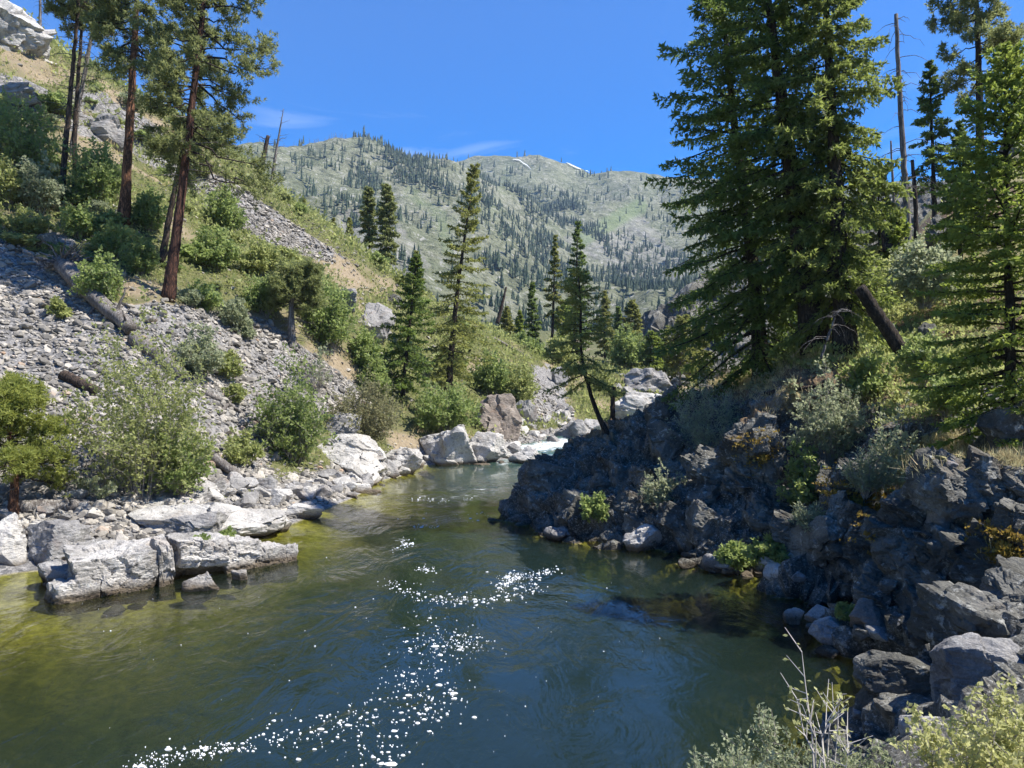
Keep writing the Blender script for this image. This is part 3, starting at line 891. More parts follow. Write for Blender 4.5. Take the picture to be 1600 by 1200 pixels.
for k, l in enumerate(MEAD):
    mead = np.maximum(mead, (1.0, 0.5, 0.6, 0.45)[k] * (1 - sstep(4, 22, seg_dist(mx, my, l))))
ROCKY = [[(1000, 330), (1080, 420), (1000, 400), (960, 350)], [(520, 330), (600, 320), (680, 420), (560, 470)], [(870, 370), (960, 360), (1080, 430), (1000, 450)]]
rocky = np.zeros(len(MV))
for l in ROCKY:
    rocky = np.maximum(rocky, 0.75 * in_poly(mx, my, l))
mount = link('mountain', make_mesh('mountain', MV, grid_faces(len(ma), len(mr)), [M['mountain']], True, {'meadow': mead, 'rock': rocky}))
kind(mount, 'structure')
bvhM = BVHTree.FromPolygons([tuple(v) for v in MV], grid_faces(len(ma), len(mr)).tolist())

EYE = Vector((0, 0, CAMZ))
def hit(px, py, which):
    """the point of a surface seen at a photo pixel, and its normal"""
    d = Vector(((px - 800) / FPX, 1.0, -(py - 600) / FPX)).normalized()
    best = None
    for b in which:
        loc, nor, _, dist = b.ray_cast(EYE, d)
        if loc is not None and (best is None or dist < best[2]):
            best = (loc, nor, dist)
    if best is None:
        return None
    return np.array(best[0]), np.array(best[1])
def drop(x, y, which):
    """highest surface under (x, y)"""
    best = None
    for b in which:
        loc, nor, _, _ = b.ray_cast(Vector((x, y, 900.0)), Vector((0, 0, -1)))
        if loc is not None and (best is None or loc.z > best[0][2]):
            best = (np.array(loc), np.array(nor))
    return best
# ------------------------------------------------------------------ plant builders
def path_at(path, t):
    path = np.asarray(path, float)
    s = np.linspace(0, 1, len(path))
    return np.stack([np.interp(t, s, path[:, k]) for k in range(3)], -1)

def needle_tris(base, d, ln, wd, rg, tint):
    """needle and grass triangles, wide at the foot"""
    n = len(base)
    side = unit(np.cross(d, rg.normal(size=(n, 3)))) * (wd * 0.5)[:, None]
    m = base + d * (ln * 0.25)[:, None]
    V = np.stack((m + side, m - side, base + d * ln[:, None]), 1).reshape(-1, 3)
    return V, np.arange(3 * n).reshape(-1, 3), np.repeat(tint, 3)

def kites(base, d, ln, wd, rg, tint, bend=0.15):
    """leaf or needle-spray quads: base (n,3), direction (n,3), length (n,), width (n,)"""
    n = len(base)
    side = unit(np.cross(d, rg.normal(size=(n, 3))))
    nor = np.cross(d, side)
    a = base
    m = base + d * (ln * 0.5)[:, None] + nor * (ln * bend * rg.normal(size=n))[:, None]
    b = m + side * (wd * 0.5)[:, None]
    c = base + d * ln[:, None]
    e = m - side * (wd * 0.5)[:, None]
    V = np.stack((a, b, c, e), 1).reshape(-1, 3)
    F = np.arange(4 * n).reshape(-1, 4)
    return V, F, np.repeat(tint, 4)

def conifer_parts(seed, path, r0, crown0, R, nb, e_top=40, e_bot=-12, droop=0.30, prof=0.9, M_=20, K_=6, spray=0.17, width=0.05,
                  azfun=None, gap=0.15, hang=0.3, dead=0, low_cut=0.35, whorl=0):
    rg = np.random.default_rng(seed)
    t = crown0 + (0.99 - crown0) * (np.arange(nb) + rg.uniform(0, 1, nb)) / nb
    u = (t - crown0) / (1 - crown0)
    keep = rg.uniform(size=nb) > gap * (1 - u)
    t, u = t[keep], u[keep]; nb = len(t)
    az = np.arange(nb) * 2.39996 + rg.normal(0, 0.5, nb)
    L = R * ((1 - u) ** prof * 0.94 + 0.06) * rg.uniform(0.62, 1.12, nb) * (1 - low_cut * np.exp(-u / 0.10))
    if azfun is not None:
        L = L * azfun(az, u)
    e0 = np.radians(e_bot + (e_top - e_bot) * u ** 1.2 + rg.normal(0, 7, nb))
    k = 7
    s = np.linspace(0, 1, k)
    base = path_at(path, t)
    w = rg.normal(0, 0.10, (nb, 1)) * s[None] ** 1.5 * 2
    ax = np.cos(az)[:, None] * np.cos(w) - np.sin(az)[:, None] * np.sin(w)
    ay = np.sin(az)[:, None] * np.cos(w) + np.cos(az)[:, None] * np.sin(w)
    hor = L[:, None] * s * np.cos(e0)[:, None]
    dz = L[:, None] * (s * np.sin(e0)[:, None] - droop * (1 - 0.8 * u)[:, None] * s ** 1.8 + 0.5 * droop * (1 - 0.6 * u)[:, None] * s ** 4)
    B = base[:, None] + np.stack((ax * hor, ay * hor, dz), -1)
    rb = (0.012 + 0.014 * L)[:, None] * (1 - 0.85 * s)[None]
    BV_, BF_ = tubes(B[:, ::2], rb[:, ::2], 3)
    # twigs
    sj = np.clip(np.linspace(0.14, 0.99, M_)[None] + rg.normal(0, 0.02, (nb, M_)), 0.08, 1.0)
    ii = np.minimum((sj * (k - 1)).astype(int), k - 2); ff = sj * (k - 1) - ii
    bi = np.arange(nb)[:, None]
    tp = B[bi, ii] * (1 - ff)[..., None] + B[bi, ii + 1] * ff[..., None]
    fw = unit(B[bi, ii + 1] - B[bi, ii])
    sd = unit(np.cross(fw, np.array((0, 0, 1.0))))
    sg = np.where((np.arange(M_) % 2) == 0, 1.0, -1.0)[None] * np.ones((nb, 1))
    lt = L[:, None] * 0.30 * (1.12 - sj) * rg.uniform(0.6, 1.2, (nb, M_)) + np.minimum(0.16, 0.35 * L[:, None])
    td = unit(fw * rg.uniform(0.35, 0.9, (nb, M_))[..., None] + sd * sg[..., None] * rg.uniform(0.4, 1.0, (nb, M_))[..., None]
              + np.array((0, 0, -1.0)) * (hang * rg.uniform(-0.25, 1.2, (nb, M_)))[..., None])
    # sprays along each twig
    uu = (np.arange(K_) + 0.4)[None, None] / K_ + rg.uniform(-0.3, 0.3, (nb, M_, K_)) / K_
    sp = tp[:, :, None] + td[:, :, None] * (lt[..., None] * uu)[..., None]
    sp[..., 2] -= (lt[..., None] * uu ** 2 * 0.18 * hang)
    spd = unit(td[:, :, None] * 0.8 + rg.normal(0, 0.55, (nb, M_, K_, 3)))
    sl = spray * rg.uniform(0.6, 1.25, (nb, M_, K_)) * np.clip(0.55 + 0.6 * (L / R), 0.5, 1)[:, None, None]
    clump = rg.normal(0, 0.16, (nb, M_))[:, :, None]
    tint = np.clip(0.25 + 0.40 * (uu * 0.5 + sj[..., None] * 0.5) + clump + rg.normal(0, 0.16, (nb, M_, K_)), 0, 1)  # sunlit tips and shaded inner boughs are put into the needle tint
    V, F, tn_ = needle_tris(sp.reshape(-1, 3) - spd.reshape(-1, 3) * (sl.ravel() * 0.2)[:, None], spd.reshape(-1, 3), sl.ravel() * 1.15, (width / spray * sl).ravel() * rg.uniform(0.9, 1.6, sl.size), rg, tint.ravel())
    out = {'limbs': (BV_, BF_), 'crown': (V, F, tn_)}
    if dead:
        td_ = rg.uniform(0.12, crown0 + 0.12, dead); azd = rg.uniform(0, 6.28, dead)
        Ld = R * rg.uniform(0.25, 0.7, dead)
        b0 = path_at(path, td_)
        ss = np.linspace(0, 1, 6)
        D = b0[:, None] + np.stack((np.cos(azd)[:, None] * Ld[:, None] * ss, np.sin(azd)[:, None] * Ld[:, None] * ss,
                                    Ld[:, None] * (0.15 * ss - 0.45 * ss ** 2) * rg.uniform(0.2, 1.3, dead)[:, None]), -1)
        D[:, 1:-1] += rg.normal(0, 0.03, (dead, 4, 3)) * Ld[:, None, None]
        out['dead'] = tubes(D, (0.018 * np.ones(dead))[:, None] * (1 - 0.8 * ss)[None], 3)
    return out

def conifer(seed, name, label, cat, loc, path, r0, mats, group=None, r1=0.03, ns=12, rad=None, flare=1.35, **kw):
    """trunk, limbs and needles of one conifer under an empty at its foot"""
    path = np.asarray(path, float)
    c = conifer_parts(seed, path, r0, **kw)
    root = thing(name, label, cat, loc, 0, group)
    k = 9
    tt = np.linspace(0, 1, k)
    rr = r0 + (r1 - r0) * tt ** 0.9
    rr[0] *= flare
    pts = path_at(path, tt)
    pts[0] -= (pts[1] - pts[0]) * 0.06
    V, F = one_tube(pts, r0, r1, ns, 5, seed, 0.012, rad=rr)
    link('trunk', make_mesh('trunk', V, F, [mats[0]], True), root)
    V, F = c['limbs']
    if 'dead' in c:
        V, F = merge([(V, F), c['dead']])
    link('limbs', make_mesh('limbs', V, F, [mats[1]], True), root)
    V, F, a = c['crown']
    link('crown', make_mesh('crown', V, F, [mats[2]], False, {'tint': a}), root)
    return root

def pine_parts(seed, path, crown0, R, nb, per=9, needles=16, nl=0.20, nw=0.022, e_bot=-15, e_top=45, dead=14, prof=0.55, azfun=None, droop=0.25, dead_from=0.2):
    """long-needled pine: crooked limbs, needles in round tufts at the twig ends"""
    rg = np.random.default_rng(seed)
    t = crown0 + (0.99 - crown0) * (np.arange(nb) + rg.uniform(0, 1, nb)) / nb
    u = (t - crown0) / (1 - crown0)
    az = np.arange(nb) * 2.39996 + rg.normal(0, 0.7, nb)
    L = R * ((1 - u) ** prof * 0.85 + 0.15) * rg.uniform(0.5, 1.15, nb) * (1 - 0.3 * np.exp(-u / 0.08))
    if azfun is not None:
        L = L * azfun(az, u)
    e0 = np.radians(e_bot + (e_top - e_bot) * u + rg.normal(0, 10, nb))
    k = 7
    s = np.linspace(0, 1, k)
    base = path_at(path, t)
    hor = L[:, None] * s * np.cos(e0)[:, None]
    dz = L[:, None] * (s * np.sin(e0)[:, None] - droop * s ** 1.6 + 0.9 * droop * s ** 3.2)
    B = base[:, None] + np.stack((np.cos(az)[:, None] * hor, np.sin(az)[:, None] * hor, dz), -1)
    B[:, 1:] += rg.normal(0, 0.035, (nb, k - 1, 3)) * L[:, None, None]
    limbs = [tubes(B, (0.016 + 0.016 * L)[:, None] * (1 - 0.8 * s)[None], 5)]
    sj = np.clip(1 - rg.uniform(0, 1, (nb, per)) ** 1.3 * 0.55, 0.2, 1)
    sj[:, 0] = 1.0
    ii = np.minimum((sj * (k - 1)).astype(int), k - 2); ff = sj * (k - 1) - ii
    bi = np.arange(nb)[:, None]
    tp = B[bi, ii] * (1 - ff)[..., None] + B[bi, ii + 1] * ff[..., None]
    fw = unit(B[bi, ii + 1] - B[bi, ii])
    td = unit(fw * 0.8 + rg.normal(0, 0.75, (nb, per, 3)) + np.array((0, 0, 0.35)))
    lt = L[:, None] * 0.24 * rg.uniform(0.4, 1.2, (nb, per)) + 0.10
    ends = tp + td * lt[..., None]
    midp = (tp + ends) / 2 - np.array((0, 0, 0.04))
    limbs.append(tubes(np.stack((tp, ends), 2).reshape(-1, 2, 3), np.tile(np.array((0.014, 0.011, 0.008)), (nb * per, 1))[:, ::2], 3))
    # two or three tufts per twig
    tc = np.concatenate((ends.reshape(-1, 3), (midp * 0.45 + ends * 0.55).reshape(-1, 3) + rg.normal(0, 0.07, (nb * per, 3)), ends.reshape(-1, 3) + rg.normal(0, 0.13, (nb * per, 3))))
    dd = np.concatenate((td.reshape(-1, 3),) * 3)
    n = len(tc)
    nd = unit(dd[:, None] * 0.55 + unit(rg.normal(size=(n, needles, 3))) * 1.0)
    ln = nl * rg.uniform(0.7, 1.2, (n, needles))
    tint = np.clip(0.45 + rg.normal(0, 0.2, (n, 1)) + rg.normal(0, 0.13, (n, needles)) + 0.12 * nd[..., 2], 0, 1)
    bb = np.repeat(tc[:, None], needles, 1)
    V, F, a = needle_tris(bb.reshape(-1, 3), nd.reshape(-1, 3), ln.ravel(), np.full(n * needles, nw * 1.2), rg, tint.ravel())
    out = {'limbs': merge(limbs), 'crown': (V, F, a)}
    if dead:
        td_ = rg.uniform(dead_from, crown0 + 0.1, dead); azd = rg.uniform(0, 6.28, dead)
        Ld = R * rg.uniform(0.25, 0.75, dead)
        b0 = path_at(path, td_); ss = np.linspace(0, 1, 7)
        D = b0[:, None] + np.stack((np.cos(azd)[:, None] * Ld[:, None] * ss, np.sin(azd)[:, None] * Ld[:, None] * ss,
                                    Ld[:, None] * (0.25 * ss - 0.6 * ss ** 2) * rg.uniform(0.1, 1.2, dead)[:, None]), -1)
        D[:, 1:-1] += rg.normal(0, 0.03, (dead, 5, 3)) * Ld[:, None, None]
        out['dead'] = tubes(D, np.full(dead, 0.042)[:, None] * (1 - 0.8 * ss)[None], 3)
    return out

def pine(seed, name, label, cat, loc, path, r0, mats, group=None, r1=0.05, ns=14, flare=1.3, **kw):
    path = np.asarray(path, float)
    c = pine_parts(seed, path, **kw)
    root = thing(name, label, cat, loc, 0, group)
    tt = np.linspace(0, 1, 10)
    rr = r0 + (r1 - r0) * tt; rr[0] *= flare
    pts = path_at(path, tt); pts[0] -= (pts[1] - pts[0]) * 0.06
    V, F = one_tube(pts, r0, r1, ns, 5, seed, 0.012, rad=rr)
    link('trunk', make_mesh('trunk', V, F, [mats[0]], True), root)
    V, F = c['limbs']
    link('limbs', make_mesh('limbs', V, F, [mats[1]], True), root)
    if 'dead' in c:
        kind(link('dead_limbs', make_mesh('dead_limbs', c['dead'][0], c['dead'][1], [mats[3] if len(mats) > 3 else mats[1]], True), root), 'stuff')
    V, F, a = c['crown']
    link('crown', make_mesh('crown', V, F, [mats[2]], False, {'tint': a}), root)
    return root

def shrub_parts(seed, h, w, stems=26, sub=7, leaves=9, leaf=0.07, lw=0.6, spread=1.0, hollow=0.35, bare=0, up=0.25, r=0.016, depth=None, skew=0.0):
    """many-stemmed bush h high and w wide, leaves on the outer shoots"""
    rg = np.random.default_rng(seed)
    d = w if depth is None else depth
    th = rg.uniform(0, 6.283, stems)
    rad = np.sqrt(rg.uniform(0.02, 1, stems)) * spread
    el = np.sqrt(np.clip(1 - rad ** 2 * 0.85, 0.05, 1)) * rg.uniform(0.48, 1.12, stems)
    end = np.stack((np.cos(th) * rad * w / 2 + skew * el * h, np.sin(th) * rad * d / 2, el * h), 1)
    st = np.stack((np.cos(th) * w * 0.06, np.sin(th) * d * 0.06, np.full(stems, -0.06 * h)), 1) * rg.uniform(0.2, 1.4, (stems, 1))
    k = 5
    s = np.linspace(0, 1, k)
    mid = st * 0.45 + end * 0.55; mid[:, 2] += h * 0.10
    Q = st[:, None] * ((1 - s) ** 2)[None, :, None] + mid[:, None] * (2 * s * (1 - s))[None, :, None] + end[:, None] * (s ** 2)[None, :, None]
    Q[:, 1:] += rg.normal(0, 0.02, (stems, k - 1, 3)) * h
    T1 = tubes(Q, (r * (0.6 + 0.5 * rg.uniform(size=stems)))[:, None] * (1 - 0.75 * s)[None], 3)
    sj = rg.uniform(hollow, 1, (stems, sub)); sj[:, 0] = 1
    ii = np.minimum((sj * (k - 1)).astype(int), k - 2); ff = sj * (k - 1) - ii
    bi = np.arange(stems)[:, None]
    tp = Q[bi, ii] * (1 - ff)[..., None] + Q[bi, ii + 1] * ff[..., None]
    fw = unit(Q[bi, ii + 1] - Q[bi, ii])
    td = unit(fw * 0.6 + rg.normal(0, 0.7, (stems, sub, 3)) + np.array((0, 0, up)))
    lt = (0.20 * (h + w) / 2) * rg.uniform(0.4, 1.15, (stems, sub))
    e2 = tp + td * lt[..., None]
    m2 = (tp + e2) / 2 + rg.normal(0, 0.015, tp.shape) * h
    T2 = tubes(np.stack((tp, e2), 2).reshape(-1, 2, 3), np.tile(np.array((r * 0.42, r * 0.2)), (stems * sub, 1)), 3)
    uu = rg.uniform(0.12, 1.05, (stems, sub, leaves))
    lp = tp[:, :, None] * (1 - uu)[..., None] + e2[:, :, None] * uu[..., None]
    ld = unit(td[:, :, None] * 0.4 + rg.normal(0, 0.8, (stems, sub, leaves, 3)) + np.array((0, 0, 0.15)))
    ln = leaf * rg.uniform(0.6, 1.3, (stems, sub, leaves))
    lp = lp + ld * (ln * 0.25)[..., None]
    if bare:
        nl = int(stems * (1 - bare))
    else:
        nl = stems
    tint = np.clip(0.45 + rg.normal(0, 0.17, (stems, 1, 1)) + rg.normal(0, 0.12, (stems, sub, 1)) + rg.normal(0, 0.16, (stems, sub, leaves)), 0, 1)
    V, F, a = kites(lp[:nl].reshape(-1, 3), ld[:nl].reshape(-1, 3), ln[:nl].ravel(), (ln[:nl] * lw).ravel(), rg, tint[:nl].ravel(), 0.12)
    return {'stems': merge([T1, T2]), 'leaves': (V, F, a)}

def shrub(seed, name, label, cat, loc, h, w, mat, stem_mat=None, group=None, rz=0.0, **kw):
    c = shrub_parts(seed, h, w, **kw)
    root = thing(name, label, cat, loc, rz, group)
    link('stems', make_mesh('stems', c['stems'][0], c['stems'][1], [stem_mat or M['twig']], True), root)
    V, F, a = c['leaves']
    link('foliage', make_mesh('foliage', V, F, [mat], False, {'tint': a}), root)
    return root

def snag(seed, name, label, loc, path, r0, r1, mat, nbr=14, blen=1.2, from_=0.3, to=0.98, curl=-0.5, cat='dead tree', group=None, broken=True):
    """a standing dead trunk with bare limbs"""
    rg = np.random.default_rng(seed)
    root = thing(name, label, cat, loc, 0, group)
    path = np.asarray(path, float)
    pts = path_at(path, np.linspace(0, 1, 8)); pts[0] -= (pts[1] - pts[0]) * 0.08
    V, F = one_tube(pts, r0, r1, 9, 4, seed, 0.01)
    link('trunk', make_mesh('trunk', V, F, [mat], True), root)
    if nbr:
        t = rg.uniform(from_, to, nbr); az = rg.uniform(0, 6.28, nbr); L = blen * rg.uniform(0.3, 1.0, nbr) * (1.15 - 0.5 * t)
        b = path_at(path, t); s = np.linspace(0, 1, 7)
        D = b[:, None] + np.stack((np.cos(az)[:, None] * L[:, None] * s, np.sin(az)[:, None] * L[:, None] * s, L[:, None] * (0.30 * s + curl * s ** 2)), -1)
        D[:, 1:] += rg.normal(0, 0.025, (nbr, 6, 3)) * L[:, None, None]
        V, F = tubes(D, np.full(nbr, max(0.014, r0 * 0.13))[:, None] * (1 - 0.75 * s)[None], 4)
        link('limbs', make_mesh('limbs', V, F, [mat], True), root)
    return root
# ------------------------------------------------------------------ the rocks
BOTH = [bvhL, bvhR]
def boulder(name, label, cat, loc, size, seed, mat, rz=0.0, tilt=(0, 0), sub=4, sink=0.3, group=None, planes=14, rough=0.07, hmin=0.55, frac=0.0, fs=1.6):
    """one stone of its own shape; size = full x, y, z extents in metres"""
    v, f = rock_verts(seed, sub, planes, rough, hmin, (1, 1, 1), frac, fs)
    v = v - (v.max(0) + v.min(0)) / 2
    v = v / (v.max(0) - v.min(0)) * np.asarray(size)
    o = link(name, make_mesh(name, v, f, [mat], False), None, (loc[0], loc[1], loc[2] + size[2] * (0.5 - sink)), (tilt[0], tilt[1], rz))
    return tag(o, label, cat, group)

def boulder_px(name, label, cat, x0, y0, x1, y1, seed, mat, which=BOTH, deep=0.8, yoff=0.0, Y=None, **kw):
    """a boulder that fills a box of the photo, its foot where the box meets the ground"""
    cx = (x0 + x1) / 2
    if Y is None:
        h = hit(cx, y1, which)
        Y = h[0][1]
    sx = (x1 - x0) / FPX * Y; sz = (y1 - y0) / FPX * Y
    sy = min(sx, max(sz, sx * deep))
    Yc = Y + sy * 0.35 + yoff
    loc = P(cx, y1, Y); loc[1] = Yc; loc[0] = loc[0] * Yc / Y
    sz = sz * 1.3
    return boulder(name, label, cat, loc, (sx * Yc / Y * 1.04, sy, sz), seed, mat, sink=0.22, **kw)

# the long jointed block that lies in the river on the left: blocks between its upright joints
def joint_block(x0, x1, y0, y1, z0, z1, seed, sub=5):
    """an angular block: a box with jittered faces and broken corners"""
    rg = np.random.default_rng(seed)
    h = np.array((x1 - x0, y1 - y0, z1 - z0)) / 2
    N, H = [], []
    for k in range(3):
        for s_ in (1, -1):
            n = np.zeros(3); n[k] = s_
            n = n + rg.normal(0, 0.10, 3) * (1, 1, 0.7)
            if k == 1 and s_ == -1:
                n[2] += 0.06                      # the front leans back
            n = unit(n[None])[0]
            N.append(n); H.append(h[k] * abs(n[k]) + 0.02)
    for _ in range(7):
        n = unit(rg.normal(size=(1, 3)))[0]
        if n[2] > 0.75:
            continue
        N.append(n); H.append((np.abs(n) * h).sum() * rg.uniform(0.66, 0.88))
    N, H = np.array(N), np.array(H)
    v, f = ico(sub)
    d = unit(v * h)
    dn = d @ N.T
    r = np.where(dn > 0.05, H / np.maximum(dn, 0.05), 99).min(1)
    p = d * r[:, None]
    q = p + 0.12 * np.stack([fbm(p * 1.7, 3, seed + k) for k in range(3)], 1)
    g = fracture(q * (1, 1, 1.5) + seed, 1.3, seed, 0.10, 0.20, 0.04, 0.05) + fracture(q * (1, 1, 1.8) + seed, 3.4, seed + 1, 0.035, 0.07, 0.03, 0.07) + 0.045 * fbm(p * 3 + seed, 5, seed)
    return p + d * g[:, None] + ((x0 + x1) / 2, (y0 + y1) / 2, (z0 + z1) / 2), f
def long_block():
    A, B = P(92, 945, 20.3), P(432, 885, 24.4)
    ax = B - A
    root = thing('river_boulder', 'long pale grey jointed block in the left shallows, split by dark upright cracks', 'boulder', (A[0], A[1], 0.0), math.atan2(ax[1], ax[0]))
    for i, b in enumerate([(-0.15, 1.0, -0.05, 1.0, -0.8, 0.52), (0.55, 2.50, 0.0, 1.9, -0.8, 1.12), (2.68, 3.12, 0.02, 1.8, -0.7, 1.18), (3.28, 4.75, 0.10, 1.9, 0.26, 1.13),
                           (3.0, 5.2, 0.75, 1.9, -0.9, 0.40), (4.55, 5.8, 0.30, 1.7, -0.2, 0.90), (5.6, 6.6, 0.40, 1.4, -0.8, 0.58), (6.4, 7.1, 0.45, 1.1, -0.8, 0.38), (0.9, 3.0, 1.3, 2.4, -0.6, 0.95), (2.8, 5.4, 1.4, 2.2, -0.6, 0.78)]):
        v, f = joint_block(*b, 210 + i, sub=5 if i in (1, 3) else 4)
        link('block', make_mesh('block', v, f, [M['rock_lichen']], False), root)
long_block()

RP, RM, RD, RB = M['rock_pale'], M['rock_mid'], M['rock_dark'], M['rock_brown']
# (label, x0, y0, x1, y1, seed, material, keyword extras)
BOULDERS = [
    ('broad sloping pale slab behind the long river block, dipping into the water on its right', 235, 790, 440, 848, 301, RP, dict(deep=0.9, frac=0.12, Y=28.0)),
    ('pale ledge of cracked rock at the foot of the big willow bush', 110, 776, 300, 835, 302, RP, dict(deep=0.7, frac=0.16, Y=28.6)),
    ('dark faced angular block standing in the pale ledge left of the sloping slab', 262, 803, 345, 850, 303, RM, dict(frac=0.1, Y=26.6)),
    ('tilted grey wedge of rock left of the long river block', 32, 818, 130, 895, 304, RM, dict(frac=0.14, Y=24.2)),
    ('rounded pinkish grey boulder at the left picture edge by the water', -30, 808, 52, 895, 305, RP, dict(frac=0.12, Y=24.0)),
    ('low grey slab half sunk in the water at the left end of the long block', 58, 880, 135, 932, 306, RM, dict(frac=0.08, Y=22.2)),
    ('pale stone lying against the front of the long river block near its right end', 285, 897, 345, 938, 307, RP, dict(frac=0.1, Y=21.6)),
    ('small round stone on the waterline at the right end of the long river block', 360, 893, 388, 917, 308, RP, dict(Y=22.8)),
    ('flat pale stone trailing into the water right of the sloping slab', 420, 808, 456, 832, 309, RP, dict()),
    ('low knobbly row of pale rock running into the river above the sloping slab', 438, 788, 505, 812, 310, RP, dict(frac=0.15, deep=0.4)),
    ('big rounded pale boulder with dark foot between the green shrub and the olive shrub', 487, 681, 600, 737, 311, RP, dict(frac=0.14, deep=0.9)),
    ('grey boulder with a shaded left face under the olive shrub', 505, 645, 565, 690, 312, RM, dict(frac=0.1)),
    ('squarish pinkish block right of the big rounded bank boulder', 600, 700, 660, 738, 313, RP, dict(frac=0.12)),
    ('tall peaked pale boulder leaning on the left bank below the conifer pair', 655, 664, 745, 732, 314, RP, dict(frac=0.16, deep=0.8)),
    ('pale broken boulder beside the tall peaked one on its right', 728, 676, 792, 728, 315, RP, dict(frac=0.16)),
    ('brown dipping ledge of rock on the left bank just below the rapid', 742, 612, 818, 684, 316, RB, dict(frac=0.16, deep=0.7, tilt=(0.0, 0.45))),
    ('blue grey upright stone on the upper right of the brown ledge', 800, 625, 838, 662, 317, RM, dict(frac=0.08)),
    ('smooth pinkish boulder in the white water of the rapid', 795, 697, 862, 730, 318, RP, dict(frac=0.08, Y=56.5)),
    ('small flat stone at the left edge of the rapid', 786, 690, 815, 705, 319, RP, dict()),
    ('grey boulder across the rapid, left of the leaning promontory conifer', 868, 655, 940, 698, 320, RM, dict(frac=0.14)),
    ('dark boulder in the scree gully above the rapid', 862, 572, 890, 603, 321, RM, dict(frac=0.1)),
    ('pale sloping cliff slab behind the dead stub on the point', 955, 610, 1060, 668, 322, RP, dict(frac=0.2, deep=0.6, tilt=(0, 0.4))),
    ('pale jointed outcrop on the far bank above the sloping slab', 975, 575, 1050, 618, 323, RM, dict(frac=0.22, deep=0.6)),
    ('white rounded stone peeping over the point beside the leaning trunk', 905, 655, 945, 685, 324, RP, dict(which=[bvhL])),
    ('dark overhanging outcrop on the slope left of the dark bushy conifer', 553, 470, 618, 532, 325, RM, dict(frac=0.2, deep=0.8)),
    ('small dark outcrop on the crest above the overhanging outcrop', 597, 455, 632, 480, 326, RD, dict(frac=0.15)),
    ('dark outcrop just right of the twisted pine crown', 520, 450, 560, 480, 327, RM, dict(frac=0.15)),
    ('pale weathered cliff knob at the top left corner of the view', -70, -30, 72, 84, 328, RP, dict(frac=0.24, deep=0.9, fs=2.2)),
    ('grey rock band below the cliff knob at the left edge', -40, 120, 60, 165, 329, RM, dict(frac=0.24, deep=0.5)),
    ('layered grey ledge between the two orange pine trunks, high on the slope', 125, 172, 200, 222, 330, RM, dict(frac=0.26, deep=0.5)),
    ('dark rock in the bushes right of the fallen trunk root plate', 58, 362, 92, 394, 331, RD, dict(frac=0.1)),
    # right bank
    ('pale stone catching the sun at the foot of the dark point', 972, 822, 1034, 862, 340, RP, dict(frac=0.1)),
    ('dark knob of rock on top of the point behind the bent conifer', 1010, 632, 1045, 662, 341, RD, dict(frac=0.12)),
    ('wide dark block on the crown of the point right of the bent conifer', 1010, 655, 1075, 715, 342, RD, dict(frac=0.15)),
    ('upright dark pinnacle above the gully in the middle of the right bank', 1150, 650, 1225, 760, 343, RD, dict(frac=0.18, deep=0.7)),
    ('big flat topped boulder with lichen at the right edge above the cliff', 1535, 625, 1630, 702, 344, RD, dict(frac=0.08, deep=0.8)),
    ('bluish stone tucked under the left side of the flat topped boulder', 1506, 662, 1562, 705, 345, RD, dict(frac=0.1)),
    ('angular slab with a bright sunlit face in the right cliff', 1450, 752, 1498, 832, 346, RM, dict(frac=0.06, planes=9, deep=0.6)),
    ('sunlit wedge shaped boulder low at the right edge with one shaded side', 1462, 1005, 1640, 1120, 347, RM, dict(frac=0.1, planes=9, deep=0.7, Y=10.6)),
    ('bedded dark block jutting over the water low on the right', 1342, 1032, 1455, 1085, 348, RD, dict(frac=0.10, planes=8, deep=0.8)),
    ('reddish brown slab leaning at the water under the right cliff', 1322, 940, 1392, 993, 349, RB, dict(frac=0.06, planes=8)),
    ('small pale stone in the water at the tip of the right bank stones', 1224, 953, 1258, 976, 350, RP, dict(Y=18.6)),
    ('grey stone behind the small pale one at the edge of the right bank', 1258, 950, 1300, 974, 351, RM, dict()),
    ('low grey rock between the small pale stone and the brown slab', 1265, 970, 1325, 1003, 352, RM, dict(frac=0.08)),
    ('dark ivy topped block standing among bushes high on the right slope', 1442, 332, 1500, 400, 353, RD, dict(frac=0.1)),
    ('grey rounded rock on the grassy brow left of the big fir trunks', 1118, 570, 1145, 592, 354, RM, dict()),
    ('dark stone below the leaning broken trunk on the right slope', 1435, 502, 1466, 532, 355, RD, dict(frac=0.08)),
    ('dark rock lying on the bare ground above the leaning broken trunk', 1372, 440, 1440, 472, 356, RD, dict(frac=0.12)),
    ('pale block half buried at the bottom right corner behind the yellow green bush', 1400, 1118, 1470, 1175, 357, RP, dict(frac=0.08, Y=8.6)),
]
for lab, x0, y0, x1, y1, sd, mt, kw in BOULDERS:
    kw = dict(kw)
    big = max(x1 - x0, y1 - y0)
    if 'sub' not in kw:
        kw['sub'] = 5 if big > 100 else 4 if big > 28 else 3
    which = kw.pop('which', [bvhR] if sd >= 340 and sd < 400 else [bvhL])
    boulder_px('boulder' if big > 45 else 'rock', lab, 'boulder' if big > 45 else 'rock', x0, y0, x1, y1, sd, mt, which=which, **kw)

